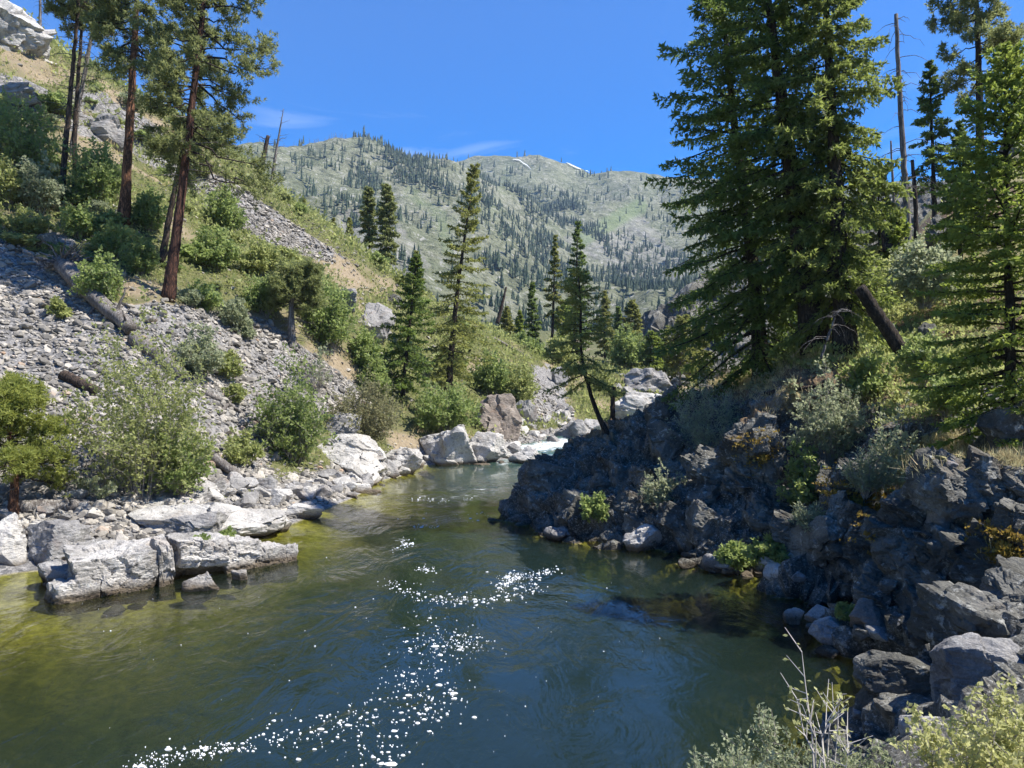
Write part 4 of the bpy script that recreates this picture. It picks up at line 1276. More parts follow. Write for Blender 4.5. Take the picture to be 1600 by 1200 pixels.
# joint blocks standing proud of the right cliff: pieces of the rocky bank
def cliff_blocks():
    rg = np.random.default_rng(62)
    protos = []
    for k in range(9):
        w_, d_, h_ = rg.uniform(0.7, 1.25), rg.uniform(0.6, 0.9), rg.uniform(0.45, 1.0)
        v, f = joint_block(-w_ / 2, w_ / 2, -d_ / 2, d_ / 2, -h_ / 2, h_ / 2, 640 + k, sub=4)
        protos.append(make_mesh('block', v, f, [RD], False))
    zone = [([(800, 770), (880, 720), (960, 690), (1060, 660), (1080, 850), (940, 840), (820, 815)], 30, 0.9), ([(1080, 680), (1220, 670), (1240, 860), (1100, 860)], 22, 1.0),
            ([(1280, 745), (1400, 730), (1400, 930), (1300, 930)], 20, 0.9), ([(1410, 740), (1590, 745), (1590, 930), (1430, 1010)], 34, 0.85)]
    for pl, n, s0 in zone:
        pl = np.array(pl, float); k = 0; tries = 0
        while k < n and tries < 800:
            tries += 1
            a, b = rg.uniform(pl[:, 0].min(), pl[:, 0].max()), rg.uniform(pl[:, 1].min(), pl[:, 1].max())
            if not in_poly(np.array([a]), np.array([b]), pl)[0]:
                continue
            h = hit(a, b, [bvhR])
            if h is None or h[0][2] < 0.1 or h[0][1] > 38:
                continue
            q, nn = h
            hz = math.atan2(nn[0], -nn[1])
            s = s0 * rg.uniform(0.55, 1.35)
            q = q - nn * 0.22 * s
            link('block', protos[rg.integers(9)], bank, q, (rg.normal(0.0, 0.12), 0.38 + rg.normal(0, 0.10), hz + rg.normal(0, 0.25)), (s * rg.uniform(0.8, 1.5), s, s * rg.uniform(0.7, 1.3)))
            k += 1
cliff_blocks()

# bank stones along the waterlines, each its own
rgs = np.random.default_rng(77)
STONE_MESH = []
for k in range(10):
    v, f = rock_verts(400 + k, 3, 12, 0.06, 0.55, (1.0, 0.8, 0.62))
    STONE_MESH.append(make_mesh('bank_stone', v, f, [RP if k % 3 else RM], False))
def stones_along(line, n, spread, smin, smax, label, group, which, mats=None, lift=0.15):
    line = np.asarray(line, float)
    for i in range(n):
        a = rgs.uniform(0, len(line) - 1); j = int(a); a -= j
        px, py = line[j] * (1 - a) + line[j + 1] * a + rgs.normal(0, 1, 2) * spread
        h = hit(px, py, which + [bvhW])
        if h is None or h[0][2] < -0.3:
            continue
        p = h[0]
        d = drop(p[0], p[1], which)
        if d is None:
            continue
        p = d[0]
        if p[2] < -0.45:
            continue
        s = math.exp(rgs.uniform(math.log(smin), math.log(smax))) / 2
        o = link('bank_stone', STONE_MESH[rgs.integers(len(STONE_MESH))], None, (p[0], p[1], p[2] + s * lift), (rgs.normal(0, 0.3), rgs.normal(0, 0.3), rgs.uniform(0, 6.28)), (s * rgs.uniform(0.8, 1.3), s * rgs.uniform(0.8, 1.2), s * rgs.uniform(0.7, 1.2)))
        if mats:
            o.material_slots[0].link = 'OBJECT'
            o.material_slots[0].material = mats[rgs.integers(len(mats))]
        tag(o, label, 'stone', group)
stones_along([(300, 775), (380, 762), (430, 775), (500, 765), (560, 752), (612, 738)], 95, 9, 0.45, 1.5, 'pale angular stone in the stony spit along the left waterline below the green shrub', 'stones of the left spit', [bvhL])
stones_along([(600, 728), (660, 730), (760, 722), (800, 705)], 40, 7, 0.7, 1.9, 'pale stone in the bouldery bank beneath the conifer pair', 'stones of the bank under the conifers', [bvhL])
stones_along([(760, 690), (830, 668), (880, 650), (900, 680), (860, 690)], 55, 12, 0.7, 2.2, 'grey stone in the rubble at the left end of the rapid', 'stones beside the rapid', [bvhL])
stones_along([(0, 800), (60, 820), (130, 800), (200, 790)], 34, 14, 0.25, 0.8, 'loose pale stone among the ledges under the young pine', 'stones under the young pine', [bvhL])
stones_along([(1120, 888), (1160, 890), (1185, 893), (1215, 890)], 22, 6, 0.3, 0.85, 'sunlit pale stone in the little beach below the right bank gully', 'stones of the little right beach', [bvhR], [RP, RP, RM])
stones_along([(850, 838), (930, 850), (1060, 868), (1120, 885)], 14, 6, 0.4, 1.0, 'dark stone at the foot of the shaded point', 'stones along the foot of the point', [bvhR], [RD, RM])
stones_along([(1240, 930), (1300, 990), (1380, 1010), (1350, 1100), (1380, 1120)], 14, 14, 0.25, 0.7, 'dark stone at the water below the right cliff', 'stones under the right cliff', [bvhR], [RD, RM])
stones_along([(1430, 720), (1500, 740), (1560, 760), (1590, 850), (1480, 700)], 12, 20, 0.2, 0.5, 'loose stone lying on the ledges of the right cliff', 'stones on the right cliff ledges', [bvhR], [RD, RM])
stones_along([(60, 915), (140, 950), (260, 935), (330, 925), (400, 905)], 14, 8, 0.2, 0.55, 'small stone breaking the shallows round the long river block', 'stones round the river block', [bvhL], [RP, RM], 0.5)
stones_along([(940, 620), (1000, 600), (1050, 600), (1060, 575)], 26, 12, 0.8, 2.4, 'pale broken stone on the far bank beyond the point', 'stones of the far bank', [bvhL], [RP, RM])

# scree: the nearest 300 stones as pieces of the hillside, the rest as one mass
def scree():
    rg = np.random.default_rng(9)
    n = 110000
    y = 26 + (100 - 26) * rg.uniform(size=n) ** 1.25
    x = rg.uniform(-62, 6, n)
    x = np.where(rg.uniform(size=n) < 0.5, rg.uniform(-36, -8, n), x)
    z = np.interp(0, (0, 1), (0, 0)) + left_z(x, y)
    v = np.stack((x, y, z), 1)
    a, b = to_px(v)
    s_, g_, t_ = zones(v)
    ok = (a > -60) & (a < 1000) & (z > 0.1) & (rg.uniform(size=n) < s_ * 0.9 + 0.06)
    v = v[ok]
    sz = np.exp(rg.normal(math.log(0.155), 0.55, len(v))) * np.clip(0.72 + v[:, 1] / 130, 0.8, 1.5)
    sz = np.minimum(sz, 0.6)
    pix = sz / v[:, 1] * FPX
    k = pix > 2.2
    v, sz, pix = v[k], sz[k], pix[k]
    order = np.argsort(-pix)
    order = np.concatenate((order[:900], rg.permutation(order[900:])))
    v, sz = v[order], sz[order]
    protos = [rock_verts(500 + i, 1, 9, 0, 0.5, (1.0, 0.8, 0.55)) for i in range(8)]
    meshes = [make_mesh('stone', p, f, [M['stone']], False) for p, f in protos]
    for i in range(300):
        s = sz[i] * 0.62
        link('stone', meshes[i % 8], hill, (v[i][0], v[i][1], v[i][2] + 0.12 * s), (rg.normal(0, 0.35), rg.normal(0.3, 0.35), rg.uniform(0, 6.28)), (s, s * rg.uniform(0.8, 1.2), s * rg.uniform(0.8, 1.2)))
    v, sz = v[300:23300], sz[300:23300]
    small = [rock_verts(540 + i, 0, 7, 0, 0.5, (1.0, 0.8, 0.55)) for i in range(8)]
    parts_v, parts_f, parts_t, off = [], [], [], 0
    idx = np.arange(len(v))
    for i, (p, f) in enumerate(protos + small):
        m = ((idx % 8) == (i % 8)) & ((idx < 700) if i < 8 else (idx >= 700))
        c, s = v[m], sz[m] * 0.62
        n = len(c)
        th = rg.uniform(0, 6.28, n); ct, st_ = np.cos(th), np.sin(th)
        tl = rg.normal(0.3, 0.35, n); c2, s2 = np.cos(tl), np.sin(tl)
        q = p[None] * np.stack((s, s * rg.uniform(0.8, 1.2, n), s * rg.uniform(0.8, 1.2, n)), 1)[:, None]
        X_ = q[..., 0] * ct[:, None] - q[..., 1] * st_[:, None]; Y_ = q[..., 0] * st_[:, None] + q[..., 1] * ct[:, None]
        X2 = X_ * c2[:, None] + q[..., 2] * s2[:, None]; Z2 = -X_ * s2[:, None] + q[..., 2] * c2[:, None]
        V = np.stack((X2, Y_, Z2), -1) + c[:, None]
        V[..., 2] += (s * 0.12)[:, None]
        parts_v.append(V.reshape(-1, 3)); parts_f.append((f[None] + (np.arange(n) * len(p))[:, None, None]).reshape(-1, 3) + off)
        parts_t.append(np.repeat(rg.uniform(0, 1, n), len(p))); off += n * len(p)
    o = link('scree', make_mesh('scree', np.concatenate(parts_v), np.concatenate(parts_f), [M['talus']], False, {'tint': np.concatenate(parts_t)}), hill)
    kind(o, 'stuff')
scree()
# ------------------------------------------------------------------ trees
def ground_px(px, py, which, sink=0.1):
    h = hit(px, py, which)
    p = h[0].copy(); p[2] -= sink
    return p
def lean_path(loc, tops, Yt=None):
    """a trunk path (relative to its foot) through photo pixels at the foot's depth"""
    out = [(0, 0, 0)]
    for k, (px, py) in enumerate(tops):
        y = loc[1] + (0 if Yt is None else Yt[k])
        q = P(px, py, y) - loc
        out.append(tuple(q))
    return out
def even(path, n=9):
    """resample so that equal steps of t are equal lengths"""
    path = np.asarray(path, float)
    d = np.concatenate(((0,), np.cumsum(np.sqrt((np.diff(path, axis=0) ** 2).sum(1)))))
    t = np.linspace(0, d[-1], n)
    return np.stack([np.interp(t, d, path[:, k]) for k in range(3)], 1)

BP, BD, BG, BB, BR = M['bark_pine'], M['bark_dark'], M['bark_grey'], M['bark_burnt'], M['bark_red']
# three big firs of the right bank
FIRM = [BD, BD, M['fir']]
p = np.array(P(1276, 540, 30.5)); d = drop(p[0], p[1], [bvhR]); p[2] = d[0][2] - 0.1
pa = even(lean_path(p, [(1262, 450), (1245, 340), (1222, 160), (1200, 0), (1186, -120), (1180, -180)]))
conifer(11, 'fir_tree', 'massive dark fir on the right bank whose thick trunk leans slightly left', 'tree', p, pa, 0.52, FIRM, crown0=0.13, R=4.4, nb=205, M_=34, K_=10, spray=0.24, width=0.082, hang=0.75, e_bot=-22, e_top=35, prof=0.6, dead=24, gap=0.2, azfun=lambda a, u: 1 - 0.5 * np.maximum(0, -np.sin(a)))
p = np.array(P(1322, 548, 29)); d = drop(p[0], p[1], [bvhR]); p[2] = d[0][2] - 0.1
pa = even(lean_path(p, [(1312, 400), (1300, 180), (1290, 0), (1286, -90), (1284, -150)]))
conifer(12, 'fir_tree', 'tall straight fir on the right bank with drooping yellowish sprays, right of the leaning one', 'tree', p, pa, 0.40, [BD, BD, M['fir_light']], crown0=0.10, R=3.7, nb=195, M_=34, K_=10, spray=0.23, width=0.078, hang=1.1, e_bot=-26, e_top=30, prof=0.55, dead=20, droop=0.42, gap=0.25, azfun=lambda a, u: 1 - 0.6 * np.maximum(0, -np.sin(a)) ** 1.5)
p = np.array(P(1190, 548, 33.5)); d = drop(p[0], p[1], [bvhR]); p[2] = d[0][2] - 0.1
pa = even(lean_path(p, [(1182, 450), (1160, 300), (1140, 130), (1128, 0), (1120, -70), (1116, -125)]))
conifer(13, 'fir_tree', 'dark fir leftmost on the right bank, long boughs reaching out over the river', 'tree', p, pa, 0.36, FIRM, crown0=0.04, R=4.9, nb=190, M_=34, K_=10, spray=0.25, width=0.085, hang=0.7, e_bot=-24, e_top=30, prof=0.62, droop=0.34, dead=4, low_cut=0.2, gap=0.08,
        azfun=lambda a, u: 1.0 + 0.28 * np.cos(a - math.pi) - 0.1)
# young bright fir at the right edge
p = np.array(P(1580, 640, 18.5)); d = drop(p[0], p[1], [bvhR]); p[2] = d[0][2] - 0.1
pa = even(lean_path(p, [(1578, 500), (1572, 300), (1572, 85)]))
conifer(14, 'fir_tree', 'bright green young fir at the right picture edge, sunlit spring sprays', 'tree', p, pa, 0.15, [BD, BD, M['fir_bright']], crown0=0.04, R=2.5, nb=190, M_=26, K_=8, spray=0.15, width=0.065, hang=0.3, e_bot=-10, e_top=42, prof=0.55, droop=0.2)
p = np.array(P(1490, 625, 19.5)); d = drop(p[0], p[1], [bvhR]); p[2] = d[0][2] - 0.1
pa = even([(0, 0, 0), (0.1, 0, 0.8), (0.16, 0, 1.6), (0.2, 0, 2.2)])
conifer(15, 'fir_tree', 'low bushy fir on the right slope with spreading bright boughs above the flat topped boulder', 'tree', p, pa, 0.10, [BD, BD, M['fir_bright']], crown0=0.12, R=1.9, nb=80, M_=24, K_=8, spray=0.15, width=0.065, hang=0.3, e_bot=4, e_top=38, prof=0.5, droop=0.25)

# ponderosa pines on the left slope
PM = [BR, BD, M['pine'], BG]
p = ground_px(262, 466, [bvhL])
pa = even(lean_path(p, [(278, 350), (296, 200), (312, 60), (326, -60), (340, -190)]))
pine(21, 'pine_tree', 'rightmost big ponderosa type pine on the left slope, red trunk leaning right', 'tree', p, pa, 0.33, PM, crown0=0.33, R=4.3, nb=78, per=20, needles=14, nl=0.30, nw=0.060, dead=12, e_bot=-22, dead_from=0.18, azfun=lambda a, u: 1 + 0.22 * np.cos(a))
p = ground_px(193, 347, [bvhL])
pa = even(lean_path(p, [(200, 240), (208, 100), (214, 0), (218, -100), (220, -200)]))
pine(22, 'pine_tree', 'tall pine with a bare orange trunk in the middle of the left slope group', 'tree', p, pa, 0.36, [BP, BD, M['pine'], BG], crown0=0.46, R=4.0, nb=76, per=20, needles=14, nl=0.31, nw=0.062, dead=34, e_bot=-18, dead_from=0.22)
p = ground_px(95, 307, [bvhL])
pa = even(lean_path(p, [(105, 200), (118, 60), (126, -30), (132, -120)]))
pine(23, 'pine_tree', 'thin dark pine at far left with bare grey branches below a small crown', 'tree', p, pa, 0.22, [BB, BD, M['pine'], BG], crown0=0.62, R=2.9, nb=40, per=15, needles=13, nl=0.32, nw=0.065, dead=60, e_bot=-10, dead_from=0.2)
p = ground_px(110, 250, [bvhL])
pa = even(lean_path(p, [(125, 150), (147, 40), (158, -50), (166, -130)]))
pine(24, 'pine_tree', 'grey leaning pine close behind the thin dark one at far left', 'tree', p, pa, 0.20, [BG, BG, M['pine'], BG], crown0=0.60, R=2.4, nb=34, per=15, needles=13, nl=0.32, nw=0.065, dead=40, e_bot=-10, dead_from=0.2)
p = ground_px(118, 300, [bvhL])
pa = even(lean_path(p, [(116, 200), (124, 100), (130, 0), (134, -80)]))
pine(25, 'pine_tree', 'dark trunked pine wedged between the thin and the grey leaning pine', 'tree', p, pa, 0.20, [BB, BD, M['pine'], BG], crown0=0.72, R=2.2, nb=26, per=15, needles=13, nl=0.32, nw=0.065, dead=24, dead_from=0.3)
p = ground_px(252, 408, [bvhL])
pa = even(lean_path(p, [(268, 320), (296, 180), (312, 90), (320, 40)]))
pine(26, 'pine_tree', 'slimmer dark pine hidden behind the red leaning trunk on the left slope', 'tree', p, pa, 0.22, [BB, BD, M['pine'], BG], crown0=0.42, R=2.7, nb=40, per=15, needles=13, nl=0.32, nw=0.065, dead=10, dead_from=0.25)
# young pine by the water
p = ground_px(20, 806, [bvhL])
pa = even(lean_path(p, [(24, 740), (14, 690), (16, 640), (18, 606)]))
pine(27, 'pine_tree', 'small bright green pine with an orange trunk at the left edge by the river', 'tree', p, pa, 0.17, [BP, BD, M['pine_young'], BG], crown0=0.30, R=2.15, nb=46, per=18, needles=16, nl=0.21, nw=0.036, dead=8, e_bot=0, e_top=50, prof=0.7, r1=0.03)
# twisted mountain pine with a white trunk
p = ground_px(458, 545, [bvhL])
pa = even([(0, 0, 0), (-0.1, 0, 1.3), (-0.12, 0, 2.6), (-0.2, 0, 3.5), (0.5, 0, 4.4), (0.9, 0, 5.3)])
pine(28, 'pine_tree', 'crooked flat topped tree with a bleached white lower trunk on the left slope', 'tree', p, pa, 0.30, [BG, BD, M['pine'], BG], crown0=0.58, R=2.1, nb=44, per=16, needles=14, nl=0.28, nw=0.06, dead=24, e_bot=5, e_top=40, prof=0.35, dead_from=0.1)

# conifers of the middle distance: (label, base px, base py, tip px, tip py, width px, surface, forced depth, mats, extras)
MIDF = [BD, BD, M['fir_mid']]
def mid_fir(seed, label, bx_, by_, tx, ty, wpx, which, mats, Y=None, name='fir_tree', via=(), **kw):
    if Y is None:
        p = ground_px(bx_, by_, which)
    else:
        p = np.array(P(bx_, by_, Y)); d = drop(p[0], p[1], which)
        if d is not None:
            p[2] = d[0][2] - 0.1
    pa = even(lean_path(p, list(via) + [(tx, ty)]))
    a = dict(crown0=0.10, R=wpx / 2 / FPX * p[1], nb=110, M_=19, K_=6, spray=0.12 + 0.0034 * p[1], width=0.04 + 0.0016 * p[1], hang=0.4, e_bot=-18, e_top=40, prof=0.85)
    a.update(kw)
    H = np.sqrt((np.array(pa[-1]) ** 2).sum())
    return conifer(seed, name, label, 'tree', p, pa, max(0.10, H * 0.016), mats, **a)
mid_fir(31, 'tall spired conifer standing alone in the middle of the left bank', 700, 618, 743, 256, 150, [bvhL], MIDF, via=[(704, 560), (716, 440)], nb=125, M_=20, gap=0.18, crown0=0.10, dead=8)
mid_fir(32, 'dense dark conifer close to the left of the tall spired one', 628, 618, 652, 398, 118, [bvhL], [BD, BD, M['fir']], nb=105, M_=18)
mid_fir(33, 'conifer with a bent dark trunk rooted on top of the rocky point', 948, 674, 903, 425, 165, [bvhR], [BD, BD, M['fir_mid']], via=[(930, 640), (915, 590), (906, 540), (908, 480)], nb=58, M_=24, K_=7, crown0=0.33, gap=0.25, prof=0.45, e_bot=-10, spray=0.20, width=0.06, azfun=lambda a, u: np.where(u < 0.12, 1.0, 0.85))
mid_fir(34, 'dark narrow conifer rising behind the bent one on the point', 897, 560, 903, 344, 74, [bvhL], [BD, BD, M['fir']], Y=125, nb=90, crown0=0.05)
mid_fir(35, 'thin sparse pine left of the dark narrow conifer', 862, 560, 868, 365, 40, [bvhL], MIDF, Y=128, nb=50, gap=0.3, crown0=0.35)
mid_fir(36, 'small pointed conifer left of the thin sparse pine', 830, 548, 832, 440, 42, [bvhL], [BD, BD, M['fir']], Y=140, nb=70)
mid_fir(37, 'rounded bushy conifer right of the bent one, across the river', 985, 575, 988, 470, 62, [bvhL], MIDF, Y=130, nb=80, prof=0.6)
mid_fir(38, 'pale bushy conifer with bare stems below, left of the dark cliff spur', 1062, 600, 1066, 495, 80, [bvhL], [BG, BG, M['fir_mid']], Y=112, nb=80, prof=0.5, crown0=0.2, dead=30)
mid_fir(39, 'light green conifer in front of the dark cliff spur', 1092, 600, 1092, 505, 50, [bvhL], MIDF, Y=118, nb=80, prof=0.6)
mid_fir(40, 'short conifer between the rounded one and the dark cliff spur', 1022, 590, 1020, 520, 52, [bvhL], [BD, BD, M['fir_bright']], Y=120, nb=70, prof=0.6)
mid_fir(41, 'slim conifer behind the bent one, on its right', 945, 565, 945, 455, 46, [bvhL], MIDF, Y=150, nb=70)
mid_fir(42, 'farther conifer between the slim one and the rounded one', 966, 560, 966, 478, 34, [bvhL], [BD, BD, M['fir']], Y=170, nb=60)
mid_fir(43, 'small conifer standing behind the tall spired one at its right foot', 790, 560, 792, 480, 36, [bvhL], MIDF, Y=120, nb=60)
mid_fir(44, 'left pine of the pair on the far crest of the left slope', 578, 400, 576, 292, 34, [bvhL], [BD, BD, M['pine']], Y=106, nb=60, crown0=0.35, prof=0.4, gap=0.2)
mid_fir(45, 'right and taller pine of the pair on the far crest of the left slope', 604, 425, 604, 289, 44, [bvhL], [BD, BD, M['pine']], Y=104, nb=80, crown0=0.22, prof=0.4, gap=0.15)
mid_fir(46, 'little fir beyond the crest just right of the burnt snags', 476, 350, 475, 309, 22, [bvhL], MIDF, Y=112, nb=50)
mid_fir(47, 'little fir beyond the crest, second from the burnt snags', 522, 375, 521, 340, 20, [bvhL], MIDF, Y=114, nb=50)
mid_fir(48, 'pale little fir beyond the crest left of the pine pair', 547, 392, 546, 340, 26, [bvhL], MIDF, Y=113, nb=50)
mid_fir(49, 'conifer rising behind the dense dark one on the left bank', 652, 500, 650, 392, 44, [bvhL], MIDF, Y=115, nb=70)
mid_fir(50, 'light conifer beyond the river bend, left of the small pointed one', 812, 552, 812, 485, 34, [bvhL], [BD, BD, M['fir_bright']], Y=135, nb=60)
mid_fir(51, 'yellow green bushy tree beyond the bend right of the thin sparse pine', 880, 560, 880, 470, 54, [bvhL], [BD, BD, M['fir_bright']], Y=140, nb=60, prof=0.5)
mid_fir(52, 'conifer at the foot of the dark cliff spur', 1040, 575, 1041, 515, 34, [bvhL], MIDF, Y=122, nb=60)
# behind the right bank group
mid_fir(53, 'dark conifer behind the broken topped snag on the right', 1462, 395, 1452, 95, 95, [bvhR], [BD, BD, M['fir']], Y=46, nb=90, crown0=0.3, gap=0.3, dead=14)
p = np.array(P(1530, 330, 44)); d = drop(p[0], p[1], [bvhR]); p[2] = d[0][2] - 0.1
pa = even(lean_path(p, [(1532, 200), (1528, 60), (1524, -60), (1522, -110)]))
pine(54, 'pine_tree', 'round crowned pine high on the right above the young bright fir', 'tree', p, pa, 0.30, [BD, BD, M['pine'], BG], crown0=0.50, R=2.9, nb=44, per=16, needles=14, nl=0.30, nw=0.06, dead=4, e_bot=-15, prof=0.4)
mid_fir(55, 'dark conifer behind the straight fir, low on the right slope', 1376, 420, 1372, 250, 80, [bvhR], MIDF, Y=44, nb=70, crown0=0.2)
mid_fir(56, 'conifer behind the young bright fir on the right slope', 1500, 420, 1500, 190, 90, [bvhR], [BD, BD, M['fir']], Y=40, nb=90, crown0=0.2)
mid_fir(57, 'small far conifer on the skyline at the right edge', 1592, 112, 1592, 56, 26, [bvhR], [BD, BD, M['fir']], Y=84, nb=50)
mid_fir(58, 'pale green tree behind the gap between the straight fir and the snag', 1410, 470, 1400, 330, 70, [bvhR], [BD, BD, M['fir_bright']], Y=38, nb=60, prof=0.5, crown0=0.2)
mid_fir(59, 'conifer filling the gap between the leaning and the straight fir behind', 1250, 540, 1246, 250, 110, [bvhR, bvhS if 'bvhS' in globals() else bvhR], [BD, BD, M['fir']], Y=41, nb=90, crown0=0.1)

# dead standing trunks
def snag_px(seed, label, bx_, by_, tops, r0, r1, mat, which, Y=None, **kw):
    p = ground_px(bx_, by_, which) if Y is None else np.array(P(bx_, by_, Y))
    return snag(seed, 'dead_tree', label, p, even(lean_path(p, tops), 8), r0, r1, mat, **kw)
snag_px(61, 'tall bare snag with broken top and downcurved twigs against the sky at right', 1420, 392, [(1412, 250), (1404, 120), (1400, 22)], 0.19, 0.10, BG, [bvhR], Y=42, nbr=40, blen=2.4, from_=0.25, curl=-0.75)
snag_px(62, 'shorter burnt snag of the two leaning on the left crest', 403, 298, [(410, 255), (419, 212)], 0.36, 0.22, BB, [bvhL], Y=92, nbr=12, blen=2.6, from_=0.4, curl=0.0)
snag_px(63, 'taller thin grey snag beside the burnt one on the left crest', 422, 306, [(430, 245), (443, 170)], 0.28, 0.04, BG, [bvhL], Y=94, nbr=26, blen=2.0, from_=0.3, curl=-0.1)
snag_px(64, 'thin bare snag on the skyline at the far left top', 62, 62, [(63, 20), (62, -30)], 0.2, 0.06, BG, [bvhL], Y=76, nbr=26, blen=1.6, from_=0.1)
snag_px(65, 'short pale stump on the crest behind the red leaning pine', 332, 250, [(329, 215)], 0.35, 0.3, BG, [bvhL], Y=82, nbr=3, blen=0.8)
snag_px(66, 'dark leaning snag beyond the bend right of the tall spired conifer', 777, 505, [(784, 478), (791, 448)], 0.34, 0.14, BB, [bvhL], Y=116, nbr=4, blen=1.2)
snag_px(67, 'dark broken stub standing on the point beside the bent conifer', 958, 664, [(957, 640), (959, 604)], 0.13, 0.11, BB, [bvhR], Y=35.8, nbr=3, blen=0.3, curl=0.2)
snag_px(68, 'dark split stump among the greenery behind the straight fir', 1388, 392, [(1384, 375), (1376, 358)], 0.30, 0.08, BB, [bvhR], Y=38, nbr=0)
snag_px(69, 'thick broken trunk leaning left over the bushes on the right slope', 1408, 548, [(1380, 505), (1342, 450)], 0.26, 0.21, M['bark_dark'], [bvhR], Y=26, nbr=3, blen=0.8, cat='dead trunk')
snag_px(70, 'thin grey trunk far right among the right hand conifers', 1398, 400, [(1396, 300), (1392, 220)], 0.12, 0.05, BG, [bvhR], Y=48, nbr=14, blen=1.2)
snag_px(71, 'dark slender trunk beside the broken topped snag', 1432, 400, [(1430, 300), (1425, 250)], 0.14, 0.10, BB, [bvhR], Y=44, nbr=8, blen=1.0)
snag_px(72, 'bare white branch arching in front of the leaning broken trunk', 1283, 560, [(1296, 520), (1310, 482), (1330, 486)], 0.045, 0.02, M['bark_grey'], [bvhR], Y=25, nbr=16, blen=1.4, cat='dead branch', curl=-0.8)

# ------------------------------------------------------------------ logs
def log_px(seed, name, label, pts, r0, r1, mat, which, lift=0.3, root=0, stubs=0, Ys=None, cat='log'):
    q = []
    for k, (px, py) in enumerate(pts):
        h = hit(px, py, which)[0] if Ys is None else P(px, py, Ys[k])
        q.append(h + np.array((0, 0, lift * r0)))
    q = np.array(q); o0 = q[0].copy()
    root_o = thing(name, label, cat, o0)
    V, F = one_tube(even(q - o0, 7), r0, r1, 10, 4, seed, 0.015)
    link('trunk', make_mesh('trunk', V, F, [mat], True), root_o)
    rg = np.random.default_rng(seed)
    if root:
        ax = unit((q[0] - q[1])[None])[0]
        n = root
        d = unit(rg.normal(size=(n, 3)) + ax * 0.5); d[:, 2] = np.abs(d[:, 2]) * 0.8 - 0.1
        s = np.linspace(0, 1, 6)
        L = rg.uniform(0.5, 1.5, n) * r0 * 3.2
        D = d[:, None] * (L[:, None] * s)[..., None] + rg.normal(0, 0.10, (n, 6, 3)) * s[None, :, None]
        V, F = tubes(D, (r0 * rg.uniform(0.10, 0.26, n))[:, None] * (1 - 0.8 * s)[None], 5)
        link('roots', make_mesh('roots', V, F, [mat], True), root_o)
    if stubs:
        n = stubs; tt = rg.uniform(0.3, 1, n); b = path_at(q - o0, tt)
        d = unit(rg.normal(size=(n, 3)) + np.array((0, 0, 0.8)))
        s = np.linspace(0, 1, 5); L = rg.uniform(0.5, 1.6, n)
        D = b[:, None] + d[:, None] * (L[:, None] * s)[..., None] + rg.normal(0, 0.06, (n, 5, 3)) * s[None, :, None]
        V, F = tubes(D, np.full(n, r0 * 0.22)[:, None] * (1 - 0.7 * s)[None], 4)
        link('limbs', make_mesh('limbs', V, F, [mat], True), root_o)
    return root_o
log_px(81, 'fallen_tree', 'big fallen grey trunk with torn up roots lying down the scree', [(98, 432), (130, 468), (165, 500), (205, 535)], 0.55, 0.36, BG, [bvhL], 1.3, root=60, stubs=6)
log_px(82, 'log', 'lower broken length of the grey trunk showing beside the grey green bush', [(205, 540), (245, 566), (288, 600)], 0.38, 0.30, BG, [bvhL], 1.2, stubs=3)
log_px(83, 'log', 'short brown log half buried in the scree at left', [(98, 596), (125, 608), (152, 622)], 0.26, 0.22, BB, [bvhL], 1.2)
log_px(84, 'log', 'grey log pointing down to the water right of the willow bush', [(318, 716), (342, 732), (368, 750)], 0.26, 0.2, BG, [bvhL], 1.2)
log_px(85, 'log', 'bleached log lying behind the ledges beside the young pine', [(30, 797), (80, 795), (138, 794)], 0.26, 0.22, BG, [bvhL], 0.4)
log_px(86, 'driftwood', 'bleached driftwood branches on the scree above the green shrub', [(322, 618), (355, 632), (395, 660)], 0.16, 0.08, BG, [bvhL], 0.6, stubs=12, cat='driftwood')
log_px(87, 'driftwood', 'grey branch lying across the driftwood pile on the scree', [(342, 650), (362, 628), (378, 612)], 0.12, 0.06, BG, [bvhL], 0.9, stubs=5, cat='driftwood')
log_px(88, 'log', 'slanting grey branch from the foot of the bare orange pine', [(184, 333), (160, 355), (145, 372)], 0.16, 0.12, BG, [bvhL], 0.6)
log_px(89, 'log', 'thin pale pole lying on the slope beyond the bend', [(768, 528), (800, 545), (830, 562)], 0.22, 0.16, BG, [bvhL], 0.6)
log_px(90, 'log', 'dark fallen pole lying along the brow above the gully on the right', [(1195, 618), (1240, 612), (1292, 604)], 0.09, 0.07, BB, [bvhR], 0.8)

# ------------------------------------------------------------------ bushes
TW, DTW = M['twig'], M['dark_twig']
def bush_px(seed, label, x0, y0, x1, y1, mat, which, Y=None, stem_mat=None, name='shrub', cat='shrub', dens=1.0, leaf=None, **kw):
    cx = (x0 + x1) / 2
    p = ground_px(cx, y1, which, 0.03) if Y is None else np.array(P(cx, y1, Y))
    w = (x1 - x0) / FPX * p[1]; h = (y1 - y0) / FPX * p[1]
    lf = (leaf or 0.05 + 0.0018 * p[1]) * 1.25
    n = int(np.clip(w * h * 7, 22, 62) * dens)
    a = dict(stems=n, sub=9, leaves=10, leaf=lf * 1.2, lw=0.75, hollow=0.25)
    a.update(kw)
    return shrub(seed, name, label, cat, p, h, w * 0.92, mat, stem_mat, **a)
WI, GL, OL, GY, YL = M['willow'], M['green_leaf'], M['olive_leaf'], M['grey_leaf'], M['yellow_leaf']
L_, R_b = [bvhL], [bvhR]
